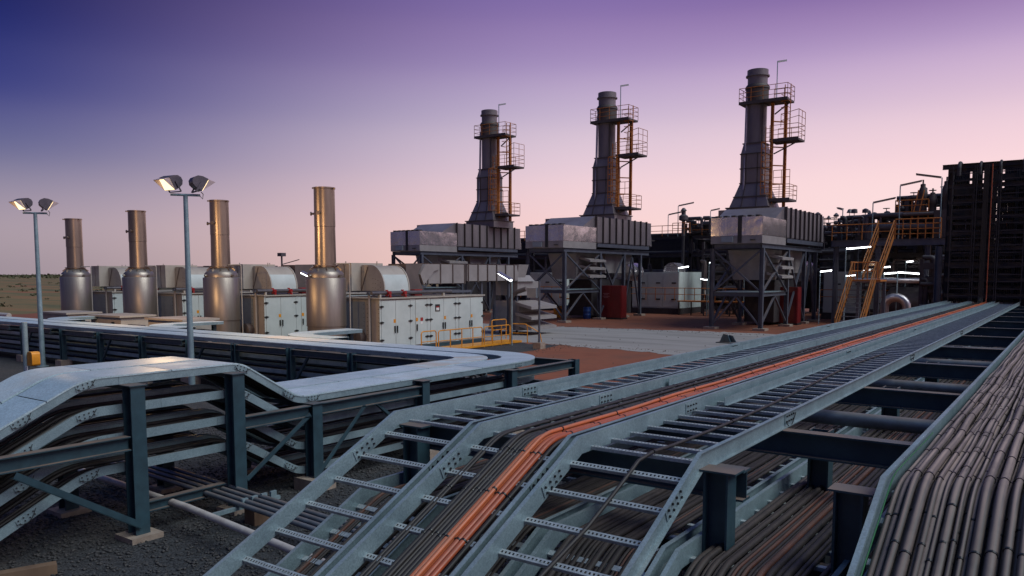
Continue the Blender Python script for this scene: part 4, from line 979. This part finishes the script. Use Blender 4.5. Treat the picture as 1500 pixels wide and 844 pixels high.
    def plat(z, x0, x1, y0, y1, rail_pts):
        part('platform', MB().bb(x0, x1, y0, y1, z - .14, z), 'stackdark', t)
        part('platform_edge', MB().bb(x0 - .02, x1 + .02, y0 - .02, y0, z - .16, z + .06), 'stackdark', t)
        rail_run(t, [(a, b, z) for a, b in rail_pts], 1.0, 'ochre', .021, .8, (.33, .66))
    plat(15.75, sx - 1.0, e + 1.75, sy - .95, sy + .7, [(sx - 1.0, sy + .7), (sx - 1.0, sy - .95), (e + 1.75, sy - .95), (e + 1.75, sy + .7), (e + .3, sy + .7)])
    plat(12.95, e + .5, e + 2.5, sy - .7, sy + .9, [(e + .5, sy - .7), (e + 2.5, sy - .7), (e + 2.5, sy + .9), (e + .6, sy + .9)])
    rail_run(t, [(e + .9, sy + .5, 14.0), (e + 2.5, sy - .7, 14.0), (e + 2.5, sy + .9, 14.0)], .9, 'ochre', .022, 1.0, (.5,))
    plat(8.75, e - .1, e + 2.05, sy - .9, sy + .9, [(e - .1, sy - .9), (e + 2.05, sy - .9), (e + 2.05, sy + .9), (e + .2, sy + .9)])
    rail_run(t, [(e + .9, sy - .9, 9.75), (e + 2.05, sy - .9, 9.75)], 1.0, 'ochre', .022, .6, (.5,))
    for z0 in (8.75,):
        for dx in (.25, .68): part('ladder_rail', MB().bar((e + dx, sy - .75, z0), (e + dx, sy - .75, 13.9), .05, .06), 'ochre', t)
        lm = MB()
        for k in range(17): lm.tube([(e + .25, sy - .75, z0 + .3 * k + .2), (e + .68, sy - .75, z0 + .3 * k + .2)], .018, 5)
        part('ladder_rungs', lm, 'ochre', t)
    for dx in (1.35, 1.75): part('ladder_rail', MB().bar((e + dx, sy - .2, 12.95), (e + dx, sy - .2, 16.8), .05, .05), 'ochre', t)
    cg = MB()
    for k in range(5):
        z = 14.2 + k * .45; cg.tube([(e + 1.3, sy - .25, z), (e + 1.3, sy - .85, z), (e + 1.8, sy - .85, z), (e + 1.8, sy - .25, z)], .02, 5)
    part('ladder_cage', cg, 'ochre', t)
    cg = MB()
    for k in range(9):
        z = 9.1 + k * .46; cg.tube([(e + .2, sy - .76, z), (e + .1, sy - 1.2, z), (e + .46, sy - 1.42, z), (e + .83, sy - 1.2, z), (e + .73, sy - .76, z)], .022, 5)
    for a, b in ((.1, -1.2), (.46, -1.42), (.83, -1.2)): cg.bar((e + a, sy + b, 9.1), (e + a, sy + b, 12.8), .05, .02)
    part('ladder_cage', cg, 'ochre', t)
    for z in (9.9, 11.2, 12.5, 14.3): part('tower_tie', MB().bar((e + .55, sy - .35, z), (e + 1.25, sy + .5, z), .08, .08), 'ochre', t)
    for z, dx in ((12.8, 2.3), (15.6, 1.7)):
        part('bracket', MB().bar((e + .6, sy, z - .75), (e + dx, sy, z), .08, .08), 'stackdark', t)
    # wind vane mast
    part('vane_mast', MB().tube([(e + .95, sy - .8, 15.8), (e + .95, sy - .8, 18.35)], .035, 6), 'galv', t)
    part('wind_vane', MB().bar((e + .95, sy - .8, 18.3), (e + 1.5, sy - .5, 18.38), .05, .12), 'white', t)
    return t
G3 = 'tall exhaust units'
turbine_unit(-15.5, 'nearest exhaust unit on the right, with the largest stack and shiny front box', -4.1, G3)
turbine_unit(-29.45, 'middle of the three exhaust units with tall stack and ribbed duct', -2.5, G3)
turbine_unit(-42.9, 'farthest exhaust unit, leftmost of the three tall stacks', -1.1, G3)

# red cabinets, drums, bin
for i, (x, y, l) in enumerate(((-28.8, 53.2, 'dark red steel cabinet under the middle exhaust unit'), (-16.1, 54.2, 'dark red steel cabinet under the nearest exhaust unit'))):
    t = thing('red_cabinet', l, 'cabinet', (x, y, 0))
    part('body', MB().bb(-.85, .85, 0, .9, .12, 2.55), 'red', t)
    part('plinth', MB().bb(-.9, .9, -.02, .95, 0, .12), 'handle', t)
    for s in (-1, 1): part('door', MB().bb(min(0, s * .82) + .008, max(0, s * .82) - .008, -.03, 0, .18, 2.48), 'red', t)
    part('door_side', MB().bb(.85, .87, .06, .84, .2, 2.48), 'red', t)
    if i == 0:
        for z, w in ((1.95, .27), (1.85, .16), (1.74, .30), (1.65, .19)): part('faded_text_line', MB().bb(-.42 - w, -.42 + w, -.036, -.031, z - .02, z + .02), 'faded', t)
t = thing('blue_drum', 'blue plastic drum standing under the middle exhaust unit', 'drum', (-30.55, 52.6, 0))
part('shell', MB().lathe([(.27, 0), (.29, .03), (.29, .28), (.305, .30), (.29, .32), (.29, .56), (.305, .58), (.29, .60), (.29, .85), (.27, .9)], 24), 'bluedrum', t); part('bung', MB().lathe([(.05, .9), (.05, .94)], 10, (.12, 0, 0)), 'handle', t)
t = thing('yellow_bin', 'yellow bin with lid left of the blue drum', 'bin', (-32.9, 52.2, 0))
part('body', MB().frustum((0, 0, .05), (.45, .45, 0), (0, 0, .85), (.58, .58, 0)), 'yellow', t); part('lid', MB().frustum((0, 0, .86), (.64, .64, 0), (0, 0, .96), (.5, .5, 0)), 'yellow', t); part('wheel', MB().tube([(-.2, .25, .1), (.2, .25, .1)], .1, 10), 'handle', t)
t = thing('grey_bracket', 'small grey steel bracket lying beside the road near the ladders', 'bracket', (-14.1, 37.9, 0))
part('plate', MB().prism([(-.3, 0), (.3, 0), (.12, .42), (-.1, .46)], -.05, .05, 'xz'), 'steel', t); part('plate', MB().prism([(-.1, 0), (.5, 0), (.3, .36), (.12, .4)], .2, .28, 'xz'), 'steel', t); part('foot', MB().bb(-.4, .55, -.25, .4, 0, .05), 'steel', t)

# ------------------------------------------------------------------ pale turbine enclosures behind the units, yellow walkways
for i, (x, l) in enumerate(((-29.8, 'pale green machine enclosure behind the middle exhaust unit'), (-13.6, 'pale green machine enclosure behind the nearest exhaust unit'), (-41.2, 'pale green machine enclosure behind the farthest exhaust unit'))):
    t = thing('machine_enclosure', l, 'enclosure', (x, 63.0, 0))
    part('body', MB().bb(-2.2, 2.2, 0, 6, .5, 3.6), 'mint', t); part('base', MB().bb(-2.3, 2.3, -.1, 6.1, 0, .5), 'sky_dark', t)
    for k in range(3): part('door', MB().bb(-2.15 + k * 1.45, -.75 + k * 1.45, -.04, 0, .6, 3.5), 'mint', t)
    for k in range(3): part('hinge', MB().bb(-.95 + k * 1.45 - .4, -.95 + k * 1.45, -.08, -.04, 1.2, 1.32).bb(-.95 + k * 1.45 - .4, -.95 + k * 1.45, -.08, -.04, 2.6, 2.72), 'handle', t)
    q = [(1.2 + .75 * math.cos(a), 3.6 + .8 * math.sin(a)) for a in [math.pi * k / 12 for k in range(13)]]
    part('round_hood', MB().prism(q, .6, 2.0, 'xz'), 'clad', t)
    part('walkway', MB().bb(2.4, 8.4, -.8, .3, 1.1, 1.2), 'ochre', t)
    rail_run(t, [(-2.2, -.9, 1.2), (8.4, -.9, 1.2)], 1.05, 'ochre', .03, .9, (.5,))
    for k in range(6): part('walkway_post', MB().bb(2.5 + k * 1.1, 2.58 + k * 1.1, -.8, -.7, 0, 1.1), 'sky_dark', t)

# ------------------------------------------------------------------ pipe rack across the back
rk = thing('pipe_rack', 'long dark pipe rack running across behind the exhaust units', 'pipe rack', (-30, 71, 0))
for i, x in enumerate(range(-60, -2, 6)):
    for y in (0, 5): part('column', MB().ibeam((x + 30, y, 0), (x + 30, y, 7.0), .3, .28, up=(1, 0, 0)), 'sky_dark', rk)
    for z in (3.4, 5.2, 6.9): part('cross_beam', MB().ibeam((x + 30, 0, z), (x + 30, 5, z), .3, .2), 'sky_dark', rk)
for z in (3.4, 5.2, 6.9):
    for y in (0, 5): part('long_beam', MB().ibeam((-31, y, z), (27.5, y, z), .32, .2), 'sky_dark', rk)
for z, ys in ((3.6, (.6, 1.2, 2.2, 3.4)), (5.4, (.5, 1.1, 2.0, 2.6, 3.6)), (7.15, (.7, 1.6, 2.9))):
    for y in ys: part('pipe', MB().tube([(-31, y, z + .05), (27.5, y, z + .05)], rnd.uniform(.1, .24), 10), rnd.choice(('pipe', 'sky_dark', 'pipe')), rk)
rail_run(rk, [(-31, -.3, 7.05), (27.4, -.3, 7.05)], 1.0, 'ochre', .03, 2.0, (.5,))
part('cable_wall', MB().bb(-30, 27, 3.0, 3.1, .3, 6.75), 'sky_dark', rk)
for k in range(60): part('riser_pipe', MB().tube([(-30 + k * .96, rnd.uniform(0, 2.5), .1), (-30 + k * .96 + rnd.uniform(-.3, .3), rnd.uniform(0, 2.5), rnd.uniform(2.5, 6.6))], rnd.uniform(.05, .2), 7), rnd.choice(('pipe', 'sky_dark')), rk)
# dark mass of skids and vessels low behind the units
def vessel(loc, r, ln, label, ax='x', m='pipe', group='dark vessels behind the units'):
    t = thing('vessel', label, 'vessel', loc, group)
    prof = [(.05, -ln / 2 - r * .5), (r * .6, -ln / 2 - r * .4), (r * .93, -ln / 2 - r * .15), (r, -ln / 2), (r, ln / 2), (r * .93, ln / 2 + r * .15), (r * .6, ln / 2 + r * .4), (.05, ln / 2 + r * .5)]
    part('shell', MB().lathe(prof, 24), m, t, (0, 0, r + .5), (0, R(90), 0) if ax == 'x' else (R(90), 0, 0) if ax == 'y' else None)
    for k in (-.3, .3): part('saddle', MB().box((k * ln if ax == 'x' else 0, k * ln if ax == 'y' else 0, .35), (.25 if ax == 'x' else r * 1.4, .25 if ax == 'y' else r * 1.4, .7)), 'sky_dark', t)
    part('nozzle', MB().tube([(0, 0, 2 * r + .4), (0, 0, 2 * r + .9)], .14, 8), m, t)
    return t
for x, y, l in ((-22, 67.5, 'dark vessel lying behind between the near and middle units'), (-35.5, 67.5, 'dark vessel lying behind between the middle and far units'), (-8.5, 62, 'clad vessel with a rounded end left of the riser frame')): vessel((x, y, 0), 1.0, 4.5, l)

# valve groups standing on top of the rack: each a stem, body and hand wheel
def valve_group(loc, n, label, seed, hmax=1.2, spread=.8, m='pipe'):
    r_ = random.Random(seed); t = thing('valve_group', label, 'valves', loc)
    part('header', MB().tube([(-spread * n / 2 - .4, 0, .35), (spread * n / 2 + .4, 0, .35)], .16, 10), m, t)
    for k in range(n):
        x = (k - (n - 1) / 2) * spread + r_.uniform(-.15, .15); h = r_.uniform(.5, 1) * hmax; y = r_.uniform(-.4, .4)
        v = part('valve', MB().tube([(x, y, .3), (x, y, .35 + h * .55)], .09, 8).lathe([(.12, .35 + h * .2), (.2, .35 + h * .3), (.2, .35 + h * .42), (.1, .35 + h * .5)], 12, (x, y, 0)).tube([(x, y, .3), (x, y, h + .35)], .03, 6), m, t)
        part('actuator', MB().lathe([(.05, h + .28), (r_.uniform(.14, .26), h + .3), (r_.uniform(.14, .26), h + .4 + .2 * r_.random()), (.05, h + .62)], 10, (x, y, 0)) if r_.random() < .6 else MB().lathe([(.24, h + .33), (.24, h + .37)], 12, (x, y, 0)), m, v)
        if r_.random() < .6: part('support', MB().bar((x, y, -.1), (x, y, .4), .08, .08), 'sky_dark', t)
    return t
valve_group((-27.6, 71.2, 7.1), 5, 'row of dark valves on the rack left of the gap between units', 3, 1.3)
valve_group((-22.6, 71.2, 7.1), 6, 'row of dark valves on the rack just left of the nearest unit', 5, 1.4, .7)
valve_group((-16.0, 71.2, 7.1), 5, 'row of dark valves on the rack right behind the nearest unit', 7, 1.2)
t = thing('pipe_loop', 'fat dark pipe bending up over the rack between the units', 'pipe', (-25.6, 71.8, 7.1)); part('pipe', MB().tube(fillet([(-1.6, 0, .1), (-1.6, 0, 1.3), (1.4, 0, 1.3), (1.4, 0, .1)], .4, 5), .26, 12), 'pipe', t); part('flange', MB().lathe([(.4, .4), (.4, .5)], 14, (-1.6, 0, 0)), 'pipe', t)
t = thing('relief_tower', 'stubby dark valve tower on the rack right of the middle unit', 'valve', (-29.9, 69.0, 0))
part('pipe', MB().tube([(0, 0, 6.9), (0, 0, 8.6)], .16, 10), 'pipe', t); part('head', MB().lathe([(.2, 8.3), (.42, 8.4), (.42, 8.75), (.2, 8.9), (.2, 9.2), (.3, 9.25), (.1, 9.5)], 12), 'pipe', t); part('stand', MB().bb(-.1, .1, -.1, .1, 0, 6.9), 'sky_dark', t)
rail_run(t, [(-.8, -.6, 7.1), (.9, -.6, 7.1)], 1.0, 'ochre', .03, .6, (.5,))

# ------------------------------------------------------------------ process deck between the nearest unit and the riser frame
dk = thing('process_deck', 'dark elevated steel deck with orange rails left of the riser frame', 'steel deck', (-9.5, 58, 0))
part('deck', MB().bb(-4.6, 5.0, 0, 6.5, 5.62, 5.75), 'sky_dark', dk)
part('edge_beam', MB().ibeam((-4.6, -.05, 5.52), (5.0, -.05, 5.52), .42, .2), 'steelfar', dk)
for x in (-4.3, -1.6, 1.4, 4.6):
    for y in (.1, 6.2): part('column', MB().ibeam((x, y, 0), (x, y, 5.6), .3, .3, up=(1, 0, 0)), 'steelfar', dk)
for k in range(3): v_brace(dk, (-4.3 + k * 2.9, 6.2, 0), (-1.4 + k * 2.9, 6.2, 0), .3, 5.4, 'sky_dark', .14)
rail_run(dk, [(-4.6, 0, 5.75), (-.7, 0, 5.75)], 1.05, 'ochre', .035, .9, (.5,))
rail_run(dk, [(-.6, .1, 5.75), (2.1, .1, 5.75)], 1.3, 'ochre', .04, .45, (.25, .5, .75))
part('upper_deck', MB().bb(-1.2, 2.9, 1.0, 5.0, 7.0, 7.16), 'sky_dark', dk); part('upper_beam', MB().bb(-4.4, 2.9, 1.1, 1.3, 6.72, 6.95), 'sky_dark', dk)
rail_run(dk, [(-.8, 3.0, 7.16), (-.8, 1.0, 7.16), (1.2, 1.0, 7.16)], 1.2, 'ochre', .035, .8, (.35, .7))
for x in (-1.0, 1.0, 2.8): part('upper_post', MB().bb(x - .12, x + .12, 1.1, 1.3, 5.75, 7.0), 'sky_dark', dk)
part('panel', MB().bb(2.6, 4.2, .8, 2.6, 6.0, 9.0), 'stack', dk); part('panel', MB().bb(1.6, 3.0, .5, 1.8, 5.8, 7.6), 'stackdark', dk)
part('elbow_pipe', MB().tube(fillet([(-2.4, .8, 5.7), (-2.4, .8, 6.6), (-1.2, .8, 6.6), (2, .8, 6.5)], .45, 6), .28, 12), 'pipe', dk)
for x, h in ((.75, 2.2), (1.35, 1.6), (2.15, 2.3)):
    v = part('relief_valve', MB().lathe([(.2, 7.1), (.26, 7.3), (.38, 7.35), (.38, 7.5), (.24, 7.6), (.24, 7.2 + h * .5), (.32, 7.2 + h * .55), (.3, 7.2 + h * .75), (.16, 7.2 + h * .92), (.16, 7.2 + h), (.05, 7.25 + h), (.05, 7.5 + h)], 14, (x, 1.5, 0)), 'stackdark', dk)
part('orange_ladder', MB().bar((.15, .9, 6.5), (.55, 1.1, 9.0), .06, .06).bar((.5, .9, 6.5), (.9, 1.1, 9.0), .06, .06), 'ochre', dk)
part('back_frame', MB().bb(.2, 2.7, 3.5, 3.7, 8.2, 8.5).bb(.2, .4, 3.5, 3.7, 7, 8.5).bb(2.5, 2.7, 3.5, 3.7, 7, 8.5), 'sky_dark', dk)
valve_group((-12.5, 60.5, 5.75), 5, 'row of dark valves on the process deck, left part', 13, 1.5, .65)
valve_group((-11.9, 63.0, 6.3), 4, 'row of dark valves on the process deck, behind the lamps', 17, 1.5, .8)
# piping under the deck
for i, (pts, r, l) in enumerate(((((-12.2, 56.5, 3.0), (-7.4, 56.5, 3.0)), .17, 'long shiny clad pipe under the process deck'), (((-10.2, 56, .4), (-10.2, 56, 1.9), (-8.9, 56, 1.9), (-8.9, 56, .4)), .28, 'shiny clad pipe arch under the process deck'), (((-7.0, 55, .4), (-7.0, 55, 2.0), (-5.6, 55, 2.0), (-5.6, 55, .3)), .26, 'shiny clad pipe arch close to the riser frame'))):
    o = V(pts[0]); t = thing('clad_pipe', l, 'pipe', (o.x, o.y, 0)); part('pipe', MB().tube(fillet([V(p) - V(o.x, o.y, 0) for p in pts], .6, 6) if len(pts) > 2 else [V(p) - V(o.x, o.y, 0) for p in pts], r, 14), 'pipealu', t)
    part('support', MB().bb(.9, 1.0, -.1, .1, 0, pts[0][2] if len(pts) == 2 else 1.7), 'sky_dark', t)
bk = thing('equipment_wall', 'dark wall of pipes and frames behind the process deck', 'equipment', (-9, 66.5, 0))
for k in range(14): part('pipe', MB().tube([(-7 + k * 1.05, rnd.uniform(-.4, .4), .1), (-7 + k * 1.05, 0, rnd.uniform(3.4, 5.6))], rnd.uniform(.1, .35), 10), 'pipe', bk)
for k in range(8): part('pipe', MB().tube([(-8, rnd.uniform(-.6, .2), .6 + k * .65), (8, rnd.uniform(-.6, .2), .6 + k * .65)], rnd.uniform(.08, .22), 8), 'sky_dark', bk)
part('screen', MB().bb(-8, 8, .8, .9, 0, 5.4), 'sky_dark', bk)
for k in range(26): part('frame_member', MB().bar((rnd.uniform(-8, 8), rnd.uniform(-1, .6), rnd.uniform(.2, 3)), (rnd.uniform(-8, 8), rnd.uniform(-1, .6), rnd.uniform(2.5, 5.6)), .1, .1), 'sky_dark', bk)

def pipe_skid(x0, x1, y, zt, label, seed, n=26, z=0):
    r_ = random.Random(seed); t = thing('pipe_skid', label, 'pipework', (x0, y, z)); W = x1 - x0
    for k in range(int(W / 2.2) + 1):
        part('frame_post', MB().bb(k * 2.2 - .1, k * 2.2 + .1, -.1, .1, 0, zt), 'sky_dark', t)
    for k in range(int(zt / .8)): part('frame_beam', MB().bb(0, W, -.08, .08, .6 + k * .8 + r_.uniform(-.2, .2), .75 + k * .8 + r_.uniform(-.1, .2)), 'sky_dark', t)
    for k in range(n):
        a = r_.uniform(0, W); h0 = r_.uniform(0, zt * .6); h1 = min(zt + .4, h0 + r_.uniform(.5, 2.6)); b = a + r_.choice((0, 0, r_.uniform(-2, 2))); yy = r_.uniform(-.9, 1.2)
        pts = [(a, yy, h0), (a, yy, h1), (max(0, min(W, b + r_.choice((-1, 1)) * r_.uniform(.5, 2.5))), yy, h1)]
        part('pipe', MB().tube(fillet(pts, .2, 4), r_.uniform(.05, .19), 8), r_.choice(('pipe', 'sky_dark', 'sky_dark', 'ductdark', 'pipe')), t)
    for k in range(n // 5):
        a = r_.uniform(.5, W - .5); z = r_.uniform(.1, max(.2, zt - 1)); part('equipment', MB().bb(a - .4, a + r_.uniform(.1, .6), .2, .9, z, z + r_.uniform(.4, 1.1)), r_.choice(('sky_dark', 'pipe', 'ductdark')), t)
    return t
pipe_skid(-26.5, -19.5, 65.5, 6.2, 'dark tangle of pipes and frames in the gap between the near and middle units', 31, 44)
pipe_skid(-40.5, -33.5, 65.5, 6.0, 'dark tangle of pipes and frames in the gap between the middle and far units', 32, 36)
pipe_skid(-13.0, -5.0, 62.8, 5.4, 'dark tangle of pipes and frames under the process deck', 33, 60)
pipe_skid(-14.5, -4.8, 66.0, 7.4, 'tall dark pipework behind the process deck', 34, 56)
pipe_skid(-30.5, -17.0, 73.5, 8.3, 'tall dark pipework rising behind the long rack', 35, 60)
pipe_skid(-7.6, -4.9, 52.5, 4.3, 'dark pipework standing close to the foot of the riser frame', 36, 24)
pipe_skid(-14.0, -7.4, 59.6, 1.25, 'low dark piping along the front of the process deck', 37, 34, 5.75)
pipe_skid(-10.6, -6.4, 61.5, 1.9, 'dark piping on the upper part of the process deck beside the relief valves', 38, 30, 6.4)
pipe_skid(-30.5, -19.0, 71.0, 1.15, 'low dark piping on top of the long rack between the units', 39, 44, 7.05)
valve_group((-9.0, 61.2, 7.2), 5, 'cluster of dark valves on the upper part of the process deck', 41, 1.9, .6)
valve_group((-15.2, 64.0, 6.2), 6, 'cluster of dark valves directly right of the nearest ribbed duct', 43, 1.6, .5)

# yellow stairs: lower flight, landing, upper flight
def stairs(loc, label, runs, w):
    t = thing('steel_stairs', label, 'stairs', loc)
    for (y0, z0, y1, z1) in runs:
        for xx in (0, w):
            part('stringer', MB().bar((xx, y0, z0), (xx, y1, z1), .05, .24), 'stair', t)
            part('hand_rail', MB().tube([(xx, y0, z0 + 1.0), (xx, y1, z1 + 1.0)], .035, 6), 'stair', t); part('mid_rail', MB().tube([(xx, y0, z0 + .55), (xx, y1, z1 + .55)], .03, 6), 'stair', t)
            for k in range(4): q = k / 3; part('stanchion', MB().tube([(xx, y0 + (y1 - y0) * q, z0 + (z1 - z0) * q), (xx, y0 + (y1 - y0) * q, z0 + (z1 - z0) * q + 1)], .03, 6), 'stair', t)
        n = int((z1 - z0) / .22)
        for k in range(n): q = (k + .5) / n; part('tread', MB().box((w / 2, y0 + (y1 - y0) * q, z0 + (z1 - z0) * q), (w - .06, .24, .03)), 'steelfar', t)
    return t
st = stairs((-10.5, 44.4, 0), 'yellow steel stairs climbing to a landing at the right', [(0, .05, 3.6, 3.1)], 1.25)
part('landing', MB().bb(-.1, 1.5, 3.6, 5.4, 3.0, 3.1), 'ochre', st); rail_run(st, [(-.1, 3.7, 3.1), (-.1, 5.4, 3.1), (1.0, 5.4, 3.1)], 1.0, 'ochre', .035, .7, (.5,))
for x in (0, 1.4): part('landing_post', MB().bb(x - .08, x + .08, 5.2, 5.36, 0, 3.0), 'steelfar', st)
stairs((-10.4, 50.2, 0), 'upper orange stair flight rising from the landing to the deck', [(0, 3.1, 4.0, 5.75)], .9)
t = thing('low_railing', 'low orange railing at the foot of the stairs near the ladders', 'railing', (-9.0, 45.2, 0)); rail_run(t, [(0, 0, 0), (2.6, .4, 0)], 1.15, 'ochre', .035, .9, (.5,))
stairs((-21.3, 60.0, 0), 'orange stairs far back in the gap left of the nearest unit', [(0, 2.4, 3.2, 5.2)], 1.3)
stairs((-19.4, 57.5, 0), 'orange stairs behind the frame of the nearest unit', [(0, 2.2, 3.4, 5.2)], 1.2)

# strip lamps in the plant: lit ones below, dark ones above the deck
lit = [((-11.2, 60), 3.9, .5, R(10), 'small lit lamp deep in the plant behind the yellow stairs'), ((-10.0, 62), 4.3, .4, R(0), 'tiny lit lamp above the clad pipe arch'), ((-13.1, 58), 3.3, .6, R(-10), 'small lit lamp between the nearest unit and the stairs'), ((-25.6, 64.6), 4.4, .35, R(10), 'tiny lit lamp high in the pipes between the units'), ((-22.5, 64.5), 3.7, .6, R(-10), 'small lit lamp above the orange walkway'), ((-33.0, 62), 3.9, .5, R(0), 'small lit lamp behind the louvred box of the middle unit'), ((-11.9, 52.5), 5.0, 1.5, R(35), 'lit strip lamp under the edge of the process deck'), ((-9.5, 56.0), 3.55, 1.55, R(-20), 'long lit strip lamp close to the riser frame'), ((-10.5, 57.0), 3.45, 1.0, R(30), 'lit strip lamp right of the stair landing'), ((-12.5, 60), 3.65, .6, R(-20), 'small lit strip lamp behind the stair landing'),
       ((-14.3, 56), 3.6, .8, R(-20), 'lit strip lamp at the right side of the nearest unit'), ((-27.9, 63.5), 3.95, 1.3, R(-30), 'lit strip lamp by the walkway between the units'), ((-24.7, 62), 2.95, 1.0, R(140), 'lit strip lamp left of the nearest unit frame'), ((-31.5, 60), 3.6, .7, R(-20), 'lit strip lamp behind the middle unit frame'), ((-38.4, 61), 3.7, .7, R(20), 'lit strip lamp in the gap left of the middle unit')]
for (x, y), h, ln, az, l in lit: strip_lamp((x, y, 0), h, ln, az, l, True, R(-4) if 'long' in l else R(5))
dark = [((-11.6, 58.4), 8.25, 1.5, R(40), 5.75, 'unlit strip lamp on a pole above the left of the process deck'), ((-9.95, 58.4), 9.3, 1.4, R(40), 5.75, 'unlit strip lamp on a pole in the middle of the process deck'), ((-7.5, 58.4), 9.65, 1.5, R(175), 5.75, 'highest unlit strip lamp, pointing left next to the riser frame'), ((-13.9, 60), 8.0, .7, R(130), 5.75, 'small unlit double lamp on a pole right of the nearest stack'), ((-16.7, 62), 7.9, .9, R(175), 5, 'unlit lamp on a bracket right of the nearest stack'),
        ((-31.2, 68.5), 8.9, 1.2, R(40), 6.9, 'unlit strip lamp right of the middle ribbed duct'), ((-30.4, 68.9), 9.7, 1.4, R(40), 6.9, 'upper unlit strip lamp right of the middle ribbed duct'), ((-28.1, 71), 9.3, .8, R(40), 7.0, 'unlit lamp pole in the gap between the near and middle units'), ((-25.4, 71), 9.0, .8, R(170), 7.0, 'unlit lamp pole just left of the nearest unit'), ((-38.6, 60), 7.7, 1.1, R(40), 5, 'unlit lamp left above the middle unit box'), ((-38.0, 60), 7.3, .9, R(40), 5, 'lower unlit lamp left above the middle unit box')]
for (x, y), h, ln, az, b, l in dark: strip_lamp((x, y, 0), h, ln, az, l, False, R(12), base=b)
